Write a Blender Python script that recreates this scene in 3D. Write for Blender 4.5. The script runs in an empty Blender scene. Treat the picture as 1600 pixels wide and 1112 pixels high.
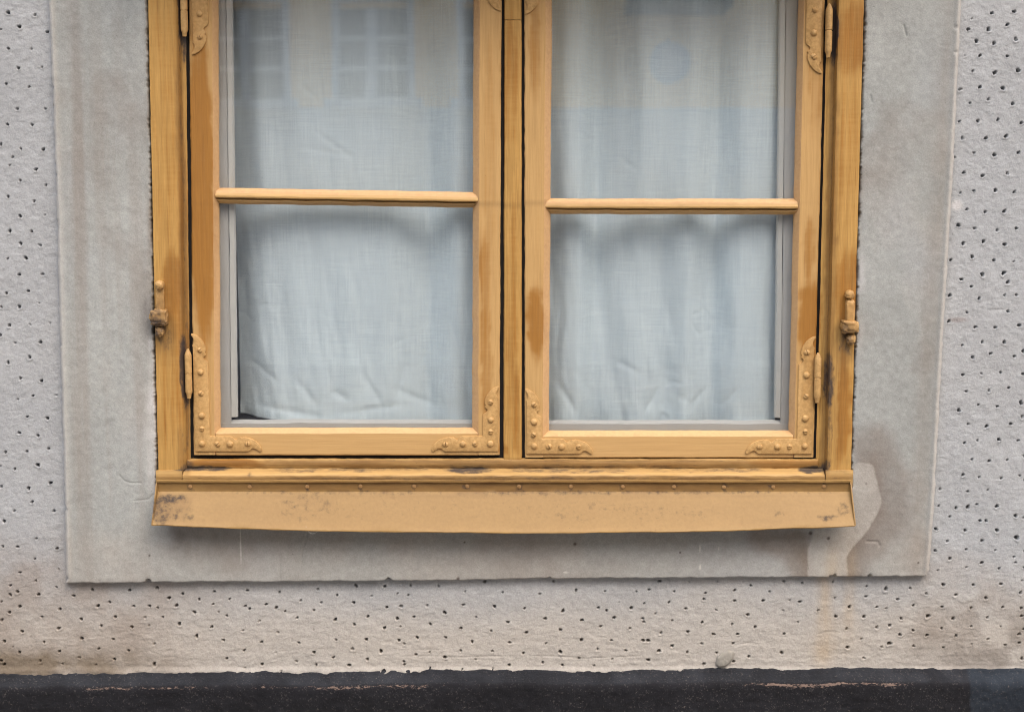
import bpy, bmesh, math, random
import numpy as np
from mathutils import Vector, Matrix

random.seed(7)
R_ = math.radians
scene = bpy.context.scene
col = scene.collection

# ------------------------------------------------------------------ camera
FPX, DIST, ZC, PITCH = 2200.0, 2.2, 1.6, R_(6.0)
cam_d = bpy.data.cameras.new("camera")
cam_d.sensor_fit = 'HORIZONTAL'
cam_d.sensor_width = 36.0
cam_d.lens = 36.0 * FPX / 1600.0
cam_d.clip_end = 500
cam_d.dof.use_dof = True
cam_d.dof.focus_distance = 2.2
cam_d.dof.aperture_fstop = 4.5
cam = bpy.data.objects.new("camera", cam_d)
col.objects.link(cam)
cam.location = (0, -DIST, ZC)
cam.rotation_euler = (math.pi / 2 - PITCH, 0, 0)
scene.camera = cam

# ------------------------------------------------------------------ light
SUN_EL, SUN_AZ = R_(52.0), R_(-32.0)          # azimuth measured from straight in front of the wall
world = bpy.data.worlds.new("World")
scene.world = world
world.use_nodes = True
wn = world.node_tree
bg = wn.nodes['Background']
sky = wn.nodes.new('ShaderNodeTexSky')
sky.sky_type = 'NISHITA'
sky.sun_disc = False
sky.sun_elevation = SUN_EL
sky.sun_rotation = math.pi + SUN_AZ
sky.air_density = 1.0
sky.dust_density = 6.0
sky.ozone_density = 1.0
wn.links.new(sky.outputs[0], bg.inputs[0])
bg.inputs[1].default_value = 0.15
sd_ = bpy.data.lights.new("sun", 'SUN')
sd_.energy = 0.75
sd_.angle = R_(26)
sd_.color = (1.0, 0.97, 0.93)
sun = bpy.data.objects.new("sun", sd_)
col.objects.link(sun)
sdir = Vector((math.sin(SUN_AZ) * math.cos(SUN_EL), -math.cos(SUN_AZ) * math.cos(SUN_EL), math.sin(SUN_EL)))
sun.rotation_euler = sdir.to_track_quat('Z', 'Y').to_euler()
sun.location = sdir * 20
scene.view_settings.view_transform = 'Standard'
scene.view_settings.look = 'None'
scene.view_settings.gamma = 1.0
scene.view_settings.exposure = 0.87
scene.render.engine = 'CYCLES'
scene.cycles.use_denoising = True
scene.cycles.filter_width = 1.1
scene.cycles.transparent_max_bounces = 24

# ------------------------------------------------------------------ survey helpers: photo point + depth -> world point
CP, SP = math.cos(PITCH), math.sin(PITCH)

def P(px, py, out=0.0):
    """world point seen at photo pixel (px,py) on the plane lying `out` metres in front of the wall"""
    a, b = (px - 800.0) / FPX, (556.0 - py) / FPX
    dx, dy, dz = a, CP + b * SP, -SP + b * CP
    t = (DIST - out) / dy
    return (dx * t, -out, ZC + dz * t)

GLASS_OUT, STREET = -0.020, 11.0

def RP(px, py, front=0.0):
    """world point on the facade across the street whose mirror image shows at photo pixel (px,py)"""
    a, b = (px - 800.0) / FPX, (556.0 - py) / FPX
    dx, dy, dz = a, CP + b * SP, -SP + b * CP
    t = (DIST - GLASS_OUT + STREET - front - GLASS_OUT) / dy
    return (dx * t, ZC + dz * t)

# ------------------------------------------------------------------ noise
def _hash(ix, iy, seed):
    h = (ix.astype(np.int64) * 374761393 + iy.astype(np.int64) * 668265263 + seed * 2147483647) & 0xFFFFFFFF
    h = ((h ^ (h >> 13)) * 1274126177) & 0xFFFFFFFF
    h = ((h ^ (h >> 16)) * 2246822519) & 0xFFFFFFFF
    return ((h ^ (h >> 15)) & 0xFFFFFF) / float(0xFFFFFF)

def vnoise(x, y, seed=0):
    x = np.asarray(x, float); y = np.asarray(y, float)
    ix, iy = np.floor(x), np.floor(y)
    fx, fy = x - ix, y - iy
    fx = fx * fx * fx * (fx * (fx * 6 - 15) + 10); fy = fy * fy * fy * (fy * (fy * 6 - 15) + 10)
    a, b = _hash(ix, iy, seed), _hash(ix + 1, iy, seed)
    c, d = _hash(ix, iy + 1, seed), _hash(ix + 1, iy + 1, seed)
    return (a + (b - a) * fx) * (1 - fy) + (c + (d - c) * fx) * fy

def fbm(x, y, octv=4, seed=0, gain=0.5):
    s, amp, tot, f = 0.0, 1.0, 0.0, 1.0
    for o in range(octv):
        s = s + amp * vnoise(x * f + 17.3 * o, y * f - 9.1 * o, seed + 31 * o)
        tot += amp; amp *= gain; f *= 2.03
    return s / tot * 2 - 1

def sstep(a, b, x):
    t = np.clip((x - a) / (b - a), 0, 1)
    return t * t * (3 - 2 * t)

# ------------------------------------------------------------------ material helpers
def lin(r, g, b):
    f = lambda c: (c / 255 / 12.92) if c / 255 <= 0.04045 else ((c / 255 + 0.055) / 1.055) ** 2.4
    return (f(r), f(g), f(b), 1.0)

class NT:
    def __init__(self, name):
        self.m = bpy.data.materials.new(name)
        self.m.use_nodes = True
        self.t = self.m.node_tree
        self.b = self.t.nodes['Principled BSDF']
        self.out = self.t.nodes['Material Output']
    def n(self, typ, **kw):
        nd = self.t.nodes.new(typ)
        for k, v in kw.items():
            setattr(nd, k, v)
        return nd
    def l(self, a, b):
        self.t.links.new(a, b)
    def val(self, sock, v):
        if hasattr(v, 'is_linked') or isinstance(v, bpy.types.NodeSocket):
            self.l(v, sock)
        else:
            sock.default_value = v
    def pos(self, scale=(1, 1, 1)):
        g = self.n('ShaderNodeNewGeometry')
        m = self.n('ShaderNodeVectorMath', operation='MULTIPLY')
        self.l(g.outputs['Position'], m.inputs[0]); m.inputs[1].default_value = scale
        return m.outputs[0]
    def noise(self, vec, scale=1.0, detail=4, rough=0.55, dist=0.0):
        nd = self.n('ShaderNodeTexNoise')
        self.l(vec, nd.inputs['Vector']); nd.inputs['Scale'].default_value = scale
        nd.inputs['Detail'].default_value = detail; nd.inputs['Roughness'].default_value = rough
        nd.inputs['Distortion'].default_value = dist
        return nd.outputs['Fac']
    def ramp(self, v, a, b, lo=0.0, hi=1.0):
        nd = self.n('ShaderNodeMapRange', interpolation_type='SMOOTHSTEP')
        self.l(v, nd.inputs['Value'])
        nd.inputs['From Min'].default_value = a; nd.inputs['From Max'].default_value = b
        nd.inputs['To Min'].default_value = lo; nd.inputs['To Max'].default_value = hi
        return nd.outputs[0]
    def math(self, op, a, b=0.0, clamp=False):
        nd = self.n('ShaderNodeMath', operation=op, use_clamp=clamp)
        self.val(nd.inputs[0], a); self.val(nd.inputs[1], b)
        return nd.outputs[0]
    def mix(self, fac, a, b, blend='MIX'):
        nd = self.n('ShaderNodeMix', data_type='RGBA', blend_type=blend)
        self.val(nd.inputs[0], fac); self.val(nd.inputs[6], a); self.val(nd.inputs[7], b)
        return nd.outputs[2]
    def attr(self, name):
        return self.n('ShaderNodeAttribute', attribute_name=name)
    def bump(self, h, strength=0.3, dist=0.001, nrm=None):
        nd = self.n('ShaderNodeBump')
        nd.inputs['Strength'].default_value = strength; nd.inputs['Distance'].default_value = dist
        self.l(h, nd.inputs['Height'])
        if nrm is not None:
            self.l(nrm, nd.inputs['Normal'])
        return nd.outputs[0]
    def set(self, **kw):
        for k, v in kw.items():
            self.val(self.b.inputs[k.replace('_', ' ')], v)
        return self.m

def simple(name, c, rough=0.6, var=0.1, scale=20, bump=0.1, bd=0.002):
    t = NT(name)
    f = t.noise(t.pos(), scale, 5)
    cc = tuple(x * (1 - var * 2) for x in c[:3]) + (1,)
    t.set(Base_Color=t.mix(f, cc, c), Roughness=rough)
    if bump:
        t.set(Normal=t.bump(t.noise(t.pos(), scale * 6, 3), bump, bd))
    return t.m

# plaster: colour comes from the stain and painted light survey stored on the mesh, fine grain from the nodes
def plaster_mat(name, grain, bstr):
    t = NT(name)
    a = t.attr('albedo').outputs['Color']
    fine = t.noise(t.pos(), grain, 3, 0.7)
    mid = t.noise(t.pos(), 90, 5, 0.6)
    c = t.mix(1.0, a, t.mix(t.ramp(fine, .25, .75), (0.87, 0.87, 0.87, 1), (1.09, 1.09, 1.09, 1)), 'MULTIPLY')
    c = t.mix(1.0, c, t.mix(t.ramp(mid, .3, .7), (0.94, 0.935, 0.93, 1), (1.05, 1.05, 1.05, 1)), 'MULTIPLY')
    pin = t.ramp(t.noise(t.pos(), grain * 0.55, 1, 0.5), .76, .82)
    c = t.mix(t.math('MULTIPLY', pin, 0.5), c, (0.12, 0.11, 0.10, 1))
    h = t.math('ADD', t.math('MULTIPLY', fine, 0.6), t.math('MULTIPLY', mid, 1.0))
    t.set(Base_Color=c, Roughness=0.92, Normal=t.bump(h, bstr, 0.0016))
    t.b.inputs['Specular IOR Level'].default_value = 0.2
    return t.m

M_render = plaster_mat('rough_render', 460, 0.65)
M_surround = plaster_mat('smooth_plaster', 520, 0.36)

FRESH = lin(184, 151, 98)
WORN = lin(150, 105, 46)

def paint_mat(name, axis, metal=False, fresh=FRESH, worn=WORN, wmax=None, nz=1.0):
    """old ochre oil paint; axis = direction of the wood grain"""
    t = NT(name)
    s = {'z': (150, 150, 5.0), 'x': (5.0, 150, 150), 'n': (60, 60, 60)}[axis]
    rnd = t.n('ShaderNodeObjectInfo').outputs['Random']
    base = t.pos((1, 1, 1))
    off = t.n('ShaderNodeVectorMath', operation='ADD')
    cmb = t.n('ShaderNodeCombineXYZ')
    t.l(t.math('MULTIPLY', rnd, 13.0), cmb.inputs[0]); t.l(t.math('MULTIPLY', rnd, 7.0), cmb.inputs[2])
    t.l(base, off.inputs[0]); t.l(cmb.outputs[0], off.inputs[1])
    def sc(v):
        m = t.n('ShaderNodeVectorMath', operation='MULTIPLY')
        t.l(off.outputs[0], m.inputs[0]); m.inputs[1].default_value = v
        return m.outputs[0]
    streak = t.noise(sc(s), 1.0, 6, 0.62)
    fine = t.noise(sc(tuple(x * 3 for x in s)), 1.0, 4, 0.65)
    cross = t.noise(sc({'z': (18, 18, 190), 'x': (190, 18, 18), 'n': (120, 120, 120)}[axis]), 1.0, 3, 0.6)
    blot = t.noise(sc((9, 9, 5)), 1.0, 5, 0.6)
    wear = t.attr('wear').outputs['Fac']
    w0 = t.math('ADD', t.math('MULTIPLY', wear, 1.0), t.math('MULTIPLY', t.math('SUBTRACT', blot, 0.5), 0.8 * nz))
    w1 = t.math('ADD', w0, t.math('MULTIPLY', t.math('SUBTRACT', streak, 0.5), 1.9 * nz))
    w1 = t.math('ADD', w1, t.math('MULTIPLY', t.math('SUBTRACT', fine, 0.5), 1.3 * nz))
    w2 = t.math('ADD', w1, t.math('MULTIPLY', t.math('SUBTRACT', cross, 0.5), 0.45 * nz))
    wf = t.ramp(w2, 0.0, 1.0, 0.0, wmax if wmax else (0.95 if not metal else 0.28))
    c = t.mix(wf, fresh, worn)
    k_ = max(.2, min(1.0, nz))
    c = t.mix(1.0, c, t.mix(t.ramp(fine, .3, .7), (1 - .22 * k_, 1 - .26 * k_, 1 - .31 * k_, 1), (1 + .08 * k_, 1 + .08 * k_, 1 + .08 * k_, 1)), 'MULTIPLY')
    hair = t.ramp(t.noise(sc(tuple(x * 1.7 for x in s)), 1.0, 2, 0.5), .30, .36, 1.0, 0.0)
    c = t.mix(t.math('MULTIPLY', hair, .30 * nz if not metal else .08), c, lin(96, 62, 30))
    fl = t.attr('film_shade').outputs['Fac']
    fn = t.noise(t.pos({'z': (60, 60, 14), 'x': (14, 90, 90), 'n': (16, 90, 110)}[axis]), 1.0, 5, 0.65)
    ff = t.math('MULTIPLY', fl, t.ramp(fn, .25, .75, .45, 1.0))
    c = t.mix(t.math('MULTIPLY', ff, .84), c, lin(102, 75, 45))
    # soot and painted shade in patches and pinhead specks
    gr = t.attr('grime_shade').outputs['Fac']
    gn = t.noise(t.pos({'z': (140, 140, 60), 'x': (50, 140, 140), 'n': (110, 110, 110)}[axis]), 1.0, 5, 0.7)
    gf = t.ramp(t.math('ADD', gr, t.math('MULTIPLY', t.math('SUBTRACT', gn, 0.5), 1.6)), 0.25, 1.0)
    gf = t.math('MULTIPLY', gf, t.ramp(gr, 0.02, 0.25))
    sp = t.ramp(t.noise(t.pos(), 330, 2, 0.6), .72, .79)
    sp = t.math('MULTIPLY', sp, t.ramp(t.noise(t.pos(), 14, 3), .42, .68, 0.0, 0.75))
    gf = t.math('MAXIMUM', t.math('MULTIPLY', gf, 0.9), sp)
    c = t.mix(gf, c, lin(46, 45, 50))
    h = t.math('ADD', t.math('MULTIPLY', streak, 1.2), t.math('ADD', t.math('MULTIPLY', fine, .5), t.math('MULTIPLY', cross, .15)))
    t.set(Base_Color=c, Roughness=t.math('ADD', t.math('MULTIPLY', gf, 0.3), 0.5),
          Normal=t.bump(h, 0.25 + .35 * nz if not metal else 0.16, 0.0014))
    t.b.inputs['Specular IOR Level'].default_value = 0.35
    return t.m

M_pv = paint_mat('ochre_paint_upright', 'z', fresh=lin(182, 145, 84))
M_ph = paint_mat('ochre_paint_level', 'x', nz=.5)
M_sv = paint_mat('ochre_paint_sash_stile', 'z', nz=.55, fresh=lin(186, 152, 101))
M_sh = paint_mat('ochre_paint_sash_rail', 'x', nz=.25, fresh=lin(187, 153, 103))
M_pm = paint_mat('ochre_paint_metal', 'n', True, fresh=lin(186, 152, 101))
M_ps = paint_mat('ochre_paint_sheet', 'n', True, fresh=lin(149, 120, 74), wmax=.75, nz=.28)
M_nail = paint_mat('ochre_paint_nail', 'n', True, fresh=lin(150, 118, 78))
M_putty = paint_mat('peach_painted_putty', 'n', True, fresh=lin(192, 156, 112), worn=lin(174, 136, 92), wmax=.6, nz=.4)
M_grey = simple('grey_sash_paint', lin(168, 169, 168), 0.5, 0.04, 30, 0.1, 0.0005)
M_greyl = simple('pale_grey_bead_paint', lin(186, 187, 184), 0.5, 0.05, 60, 0.15, 0.0005)

def glass_mat():
    t = NT('window_glass')
    fr = t.n('ShaderNodeFresnel')
    g = t.n('ShaderNodeNewGeometry')
    ior = t.mix(g.outputs['Backfacing'], (1.75, 1.75, 1.75, 1), (1 / 1.75, 1 / 1.75, 1 / 1.75, 1))
    t.l(ior, fr.inputs['IOR'])
    nb = t.bump(t.noise(t.pos((6, 1, 2.2)), 1.0, 2, 0.4), 0.25, 0.0012)
    gl = t.n('ShaderNodeBsdfGlossy'); gl.inputs['Roughness'].default_value = 0.02
    gl.inputs['Color'].default_value = (1, 1, 1, 1)
    t.l(nb, gl.inputs['Normal'])
    tr = t.n('ShaderNodeBsdfTransparent'); tr.inputs['Color'].default_value = (0.99, 0.995, 0.995, 1)
    mx = t.n('ShaderNodeMixShader')
    t.l(fr.outputs[0], mx.inputs[0]); t.l(tr.outputs[0], mx.inputs[1]); t.l(gl.outputs[0], mx.inputs[2])
    t.l(mx.outputs[0], t.out.inputs['Surface'])
    return t.m
M_glass = glass_mat()

def curtain_mat():
    t = NT('white_linen')
    v1 = t.noise(t.pos((480, 60, 20)), 1.0, 3, 0.6)
    v2 = t.noise(t.pos((20, 60, 480)), 1.0, 3, 0.6)
    v3 = t.noise(t.pos((190, 30, 8)), 1.0, 3, 0.6)
    v4 = t.noise(t.pos((8, 30, 190)), 1.0, 3, 0.6)
    w = t.math('ADD', t.math('MULTIPLY', t.math('ADD', v1, v2), 1.45), t.math('MULTIPLY', t.math('ADD', v3, v4), 0.40))
    f = t.math('ADD', t.math('MULTIPLY', t.math('SUBTRACT', t.ramp(w, 1.15, 2.55), 0.5), t.ramp(t.noise(t.pos(), 14, 3), .3, .7, .45, 1.1)), 0.5)
    c = t.mix(f, (0.655, 0.75, 0.82, 1), (0.87, 0.96, 1.0, 1))
    d = t.n('ShaderNodeBsdfDiffuse'); t.l(c, d.inputs['Color'])
    tl = t.n('ShaderNodeBsdfTranslucent'); t.l(c, tl.inputs['Color'])
    nb = t.bump(w, 0.35, 0.0006)
    t.l(nb, d.inputs['Normal'])
    mx = t.n('ShaderNodeMixShader'); mx.inputs[0].default_value = 0.18
    t.l(d.outputs[0], mx.inputs[1]); t.l(tl.outputs[0], mx.inputs[2])
    t.l(mx.outputs[0], t.out.inputs['Surface'])
    return t.m
M_linen = curtain_mat()

def plinth_mat():
    t = NT('black_plinth_paint')
    a = t.attr('albedo').outputs['Color']
    wv = t.attr('wear').outputs['Fac']
    f = t.noise(t.pos(), 300, 4, 0.8)
    big = t.noise(t.pos(), 16, 5, 0.65)
    c = t.mix(1.0, a, t.mix(t.ramp(big, .3, .7), (0.75, 0.75, 0.78, 1), (1.35, 1.33, 1.3, 1)), 'MULTIPLY')
    sp = t.math('MULTIPLY', t.ramp(f, .57, .70), t.ramp(big, .35, .65, .25, .8))
    c = t.mix(sp, c, (0.16, 0.145, 0.135, 1))
    ch = t.ramp(t.math('ADD', wv, t.math('MULTIPLY', t.math('SUBTRACT', t.noise(t.pos((150, 150, 420)), 1.0, 4, .7), .5), 2.2)), .55, .8)
    ch = t.math('MULTIPLY', ch, t.ramp(wv, .03, .3))
    c = t.mix(t.math('MULTIPLY', ch, .7), c, (0.23, 0.165, 0.135, 1))
    t.set(Base_Color=c, Roughness=0.8, Normal=t.bump(f, 0.8, 0.002))
    t.b.inputs['Specular IOR Level'].default_value = 0.25
    return t.m
M_plinth = plinth_mat()

# ------------------------------------------------------------------ object helpers
WLOC = {}
def empty(name, loc, parent=None):
    o = bpy.data.objects.new(name, None)
    o.empty_display_size = 0.05
    col.objects.link(o)
    WLOC[o.name] = Vector(loc)
    if parent is not None:
        o.parent = parent
        o.location = Vector(loc) - WLOC[parent.name]
    else:
        o.location = loc
    return o

def tag(o, label, cat=None, group=None, kind=None):
    if label: o['label'] = label
    if cat: o['category'] = cat
    if group: o['group'] = group
    if kind: o['kind'] = kind
    return o

def link(name, me, mat, parent=None, loc=None):
    """loc: world place of the mesh origin (None: mesh is in world coordinates)"""
    if mat is not None and len(me.materials) == 0:
        me.materials.append(mat)
    o = bpy.data.objects.new(name, me)
    col.objects.link(o)
    w = Vector(loc) if loc is not None else Vector((0, 0, 0))
    WLOC[o.name] = w
    if parent is not None:
        o.parent = parent
        o.location = w - WLOC[parent.name]
    else:
        o.location = w
    return o

def smooth(me, ang=35):
    me.polygons.foreach_set('use_smooth', np.ones(len(me.polygons), bool))
    me.set_sharp_from_angle(angle=R_(ang))

def recalc(me):
    bm = bmesh.new(); bm.from_mesh(me)
    bmesh.ops.recalc_face_normals(bm, faces=bm.faces)
    bm.to_mesh(me); bm.free()

# wear, soot and painted shade survey (photo position, half sizes, strength)
WEAR = [(315, 300, 22, 270, .95), (312, 90, 16, 40, .5), (268, 445, 18, 60, .8), (255, 620, 25, 110, .35), (255, 200, 30, 210, .3),
        (280, 560, 12, 120, .5), (1330, 60, 28, 60, .75), (1325, 450, 26, 65, .8), (1318, 640, 13, 90, .9), (1325, 250, 22, 130, .3),
        (838, 505, 16, 60, .95), (835, 80, 11, 80, .55), (760, 560, 9, 150, .6), (757, 430, 9, 70, .6), (806, 640, 6, 70, .8),
        (800, 500, 9, 200, .45), (795, 130, 14, 120, .45), (1264, 500, 20, 65, 1.0), (1264, 390, 9, 60, .65), (1275, 110, 12, 110, .45),
        (350, 723, 70, 8, .9), (1230, 723, 70, 8, .7), (800, 725, 500, 5, .35), (800, 760, 560, 9, .3), (765, 250, 10, 200, .3), (785, 703, 8, 12, .7)]
GRIME_SHADE = [(288, 582, 9, 62, 1.0), (285, 20, 8, 75, 1.0), (1294, 592, 9, 52, .8), (1303, 50, 8, 52, 1.0), (245, 505, 14, 30, .68),  # hinge rows mix soot with painted hinge shadow
         (258, 520, 12, 34, .5), (1322, 532, 15, 28, .55), (250, 798, 18, 28, .66), (266, 777, 26, 7, .8), (297, 808, 7, 7, .6), (272, 808, 9, 7, .55),
         (735, 734, 40, 6, .85), (318, 732, 50, 5, .85), (1272, 733, 26, 7, .95), (560, 734, 70, 4, .6), (850, 733, 60, 4, .6), (650, 733, 30, 3, .6), (1150, 734, 50, 4, .55), (800, 747, 520, 2.6, .50), (800, 732, 520, 2.2, .50),  # the long sill face row paints its shade
         (1000, 769, 330, 3, .46), (520, 769, 260, 3, .40), (1292, 808, 16, 5, .7), (1215, 803, 10, 6, .55), (1316, 795, 14, 14, .45),
         (391, 741, 7, 5, .7), (465, 736, 40, 4, .55), (890, 736, 120, 4, .55), (1080, 735, 90, 4, .45), (470, 800, 40, 16, .34), (960, 800, 200, 20, .26),
         (880, 768, 60, 5, .5), (700, 790, 300, 30, .2), (292, 726, 10, 8, .7), (1290, 728, 9, 9, .7), (1310, 742, 30, 10, .3), (290, 690, 6, 30, .4)]

NAILS = (297, 390, 480, 563, 647, 730, 811, 892, 973, 1053, 1131, 1208, 1287)
GRIME_SHADE += [(x, 760, 6.5, 6.5, .66) for x in NAILS]
# brown dirt film; sill face row paints its shade, recess and bar rows only darken
FILM_SHADE = [(800, 761, 640, 8.5, 1.0), (800, 746.5, 640, 4.5, 1.0), (800, 724, 520, 8, .85), (286, 350, 7, 430, .8), (1299, 350, 9, 430, .7), (255, 515, 22, 50, .7), (1318, 535, 20, 45, .6), (1308, 640, 14, 100, .35),
        (800, 735, 520, 4, .30), (265, 795, 34, 26, .45), (480, 795, 60, 22, .22), (800, 775, 560, 5, .30), (288, 700, 14, 40, .5), (1290, 700, 12, 40, .5), (285, 20, 9, 80, .7), (1302, 50, 10, 70, .7),
        (800, 319, 460, 4, .45), (800, 800, 560, 26, .16), (420, 800, 120, 22, .2), (1200, 800, 130, 22, .22), (268, 450, 14, 60, .25)]
WEAR += [(800, 724, 520, 7, .4), (286, 350, 6, 420, .5), (1299, 350, 8, 420, .4)]  # last two rows brown the recessed strips of the posts
GRIME_SHADE += [(1297, 640, 8, 90, .42), (286, 300, 3, 420, .40), (1299, 300, 3, 420, .36), (800, 747, 540, 3, .52), (276, 797, 30, 20, .38), (480, 790, 60, 20, .34), (800, 719, 500, 2.4, .35), (880, 728, 300, 3, .42)]  # also darkens the post recesses and paints sill face shade
def survey(rows, X, Z):
    out = np.zeros_like(X)
    jx = 0.006 * fbm(X * 60, Z * 60, 3, 5); jz = 0.010 * fbm(X * 60, Z * 40, 3, 9)
    for (cx, cy, rx, ry, v) in rows:
        c = P(cx, cy, 0.0)
        fx, fz = min(1.0, rx / 16), min(1.0, ry / 30)
        d = np.sqrt(((X + jx * fx - c[0]) / (rx * .001)) ** 2 + ((Z + jz * fz - c[2]) / (ry * .001)) ** 2)
        out = np.maximum(out, v * sstep(1.25, 0.65, d))
    return out

def add_attrs(me, co):
    k = DIST / (DIST + co[:, 1])
    X, Z = co[:, 0] * k, ZC + (co[:, 2] - ZC) * k
    for nm, rows in (('wear', WEAR), ('grime_shade', GRIME_SHADE), ('film_shade', FILM_SHADE)):
        a = me.attributes.new(nm, 'FLOAT', 'POINT')
        a.data.foreach_set('value', survey(rows, X, Z).astype(np.float32))

_seed = [100]
def extrude(name, A, B, mat, parent, step=0.007, closed=True, deform=None, wob=0.0004, cstep=0.005, ang=32, attrs=True, second=None):
    """solid swept from cross-section A to cross-section B (lists of world points), with hand-planed unevenness"""
    A = [np.array(p, float) for p in A]; B = [np.array(p, float) for p in B]
    n = len(A)
    RA, RB, src = [], [], []
    for i in range(n if closed else n - 1):
        j = (i + 1) % n
        k = max(1, int(math.ceil(np.linalg.norm(A[j] - A[i]) / cstep)))
        for q in range(k):
            f = q / k
            RA.append(A[i] * (1 - f) + A[j] * f); RB.append(B[i] * (1 - f) + B[j] * f)
            src.append(i + f)
    if not closed:
        RA.append(A[-1]); RB.append(B[-1]); src.append(n - 1)
    RA, RB = np.array(RA), np.array(RB)
    m = len(RA)
    L = np.linalg.norm(B[0] - A[0])
    N = max(2, int(L / step))
    t = np.linspace(0, 1, N + 1)[:, None, None]
    co = RA[None] * (1 - t) + RB[None] * t            # (N+1, m, 3)
    _seed[0] += 3; s = _seed[0]
    along = (t[:, :, 0] * L)
    prof = np.arange(m)[None, :] * 0.35
    if wob:
        co[:, :, 1] += wob * fbm(along * 28 + prof * 0, prof * .5 + along * 3, 3, s)
        sideways = wob * 1.3 * fbm(along * 22, prof * .12, 3, s + 1)
        ax = 0 if abs(B[0][2] - A[0][2]) > abs(B[0][0] - A[0][0]) else 2
        co[:, :, ax] += sideways + wob * .9 * fbm(along * 110, prof * .12, 2, s + 2)
    if deform is not None:
        co = deform(co, np.array(src), t[:, :, 0])
    faces = []
    for i in range(N):
        for j in range(m if closed else m - 1):
            k = (j + 1) % m
            faces.append((i * m + j, i * m + k, (i + 1) * m + k, (i + 1) * m + j))
    if closed:
        faces.append(tuple(range(m - 1, -1, -1)))
        faces.append(tuple(N * m + j for j in range(m)))
    me = bpy.data.meshes.new(name)
    flat = co.reshape(-1, 3)
    me.from_pydata(flat.tolist(), [], faces)
    if closed: recalc(me)
    if attrs: add_attrs(me, flat)
    smooth(me, ang)
    if second is not None:          # a second paint on some sides of the section
        me.materials.append(mat); me.materials.append(second[0])
        w = m if closed else m - 1
        mi = np.zeros(len(me.polygons), np.int32)
        mi[:N * w] = np.tile(np.array([1 if int(q) in second[1] else 0 for q in src[:w]], np.int32), N)
        me.polygons.foreach_set('material_index', mi)
    return link(name, me, mat, parent)

def upright(name, pts, ytop, ybot, mat, parent, y1=712.0, **kw):
    """vertical member; pts = (px at y=0, px at y=y1, out) round the cross-section"""
    z0, z1 = P(800, ytop, 0)[2], P(800, ybot, 0)[2]
    A, B = [], []
    for (a, b, o) in pts:
        p, q = P(a, 0, o), P(b, y1, o)
        def at(z):
            f = (z - p[2]) / (q[2] - p[2])
            return (p[0] + (q[0] - p[0]) * f, -o, z)
        A.append(at(z0)); B.append(at(z1))
    return extrude(name, A, B, mat, parent, **kw)

def level(name, pts, xl, xr, mat, parent, **kw):
    """horizontal member; pts = (py at xl, py at xr, out)"""
    A = [P(xl, a, o) for (a, b, o) in pts]; B = [P(xr, b, o) for (a, b, o) in pts]
    xa, xb = P(xl, pts[0][0], 0)[0], P(xr, pts[0][1], 0)[0]
    A = [(xa, y, z) for (x, y, z) in A]; B = [(xb, y, z) for (x, y, z) in B]
    return extrude(name, A, B, mat, parent, **kw)

def box_mesh(name, lo, hi):
    (x0, y0, z0), (x1, y1, z1) = lo, hi
    v = [(x0, y0, z0), (x1, y0, z0), (x1, y1, z0), (x0, y1, z0), (x0, y0, z1), (x1, y0, z1), (x1, y1, z1), (x0, y1, z1)]
    f = [(0, 3, 2, 1), (4, 5, 6, 7), (0, 1, 5, 4), (1, 2, 6, 5), (2, 3, 7, 6), (3, 0, 4, 7)]
    me = bpy.data.meshes.new(name); me.from_pydata(v, [], f)
    return me

def box(name, lo, hi, mat, parent=None):
    return link(name, box_mesh(name, lo, hi), mat, parent)

mm = 0.001

# ================================================================== SETTING
M_street = simple('street_cobbles', (0.22, 0.20, 0.18, 1), 0.9, 0.25, 9, 0.4, 0.01)
M_pave = simple('pavement_stone', (0.36, 0.335, 0.31, 1), 0.9, 0.15, 6, 0.3, 0.005)
me = bpy.data.meshes.new('street'); me.from_pydata([(-120, -120, 0), (120, -120, 0), (120, 60, 0), (-120, 60, 0)], [], [(0, 1, 2, 3)])
tag(link('street', me, M_street), None, kind='structure')
tag(box('pavement', (-30, -1.5, -0.2), (30, 0.02, 0.12), M_pave), None, kind='structure')
o = box('pavement', (-30, -STREET - .05, -0.2), (30, -STREET + 1.6, 0.12), M_pave); tag(o, None, kind='structure')

# ------------------------------------------------------------------ our house wall: pitted render + smooth window surround
wall = empty('house_wall', (0, 0.0, 0.12))
tag(wall, 'pale grey rendered house wall dotted with small pits, smooth band round its yellow window', 'wall')

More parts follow.
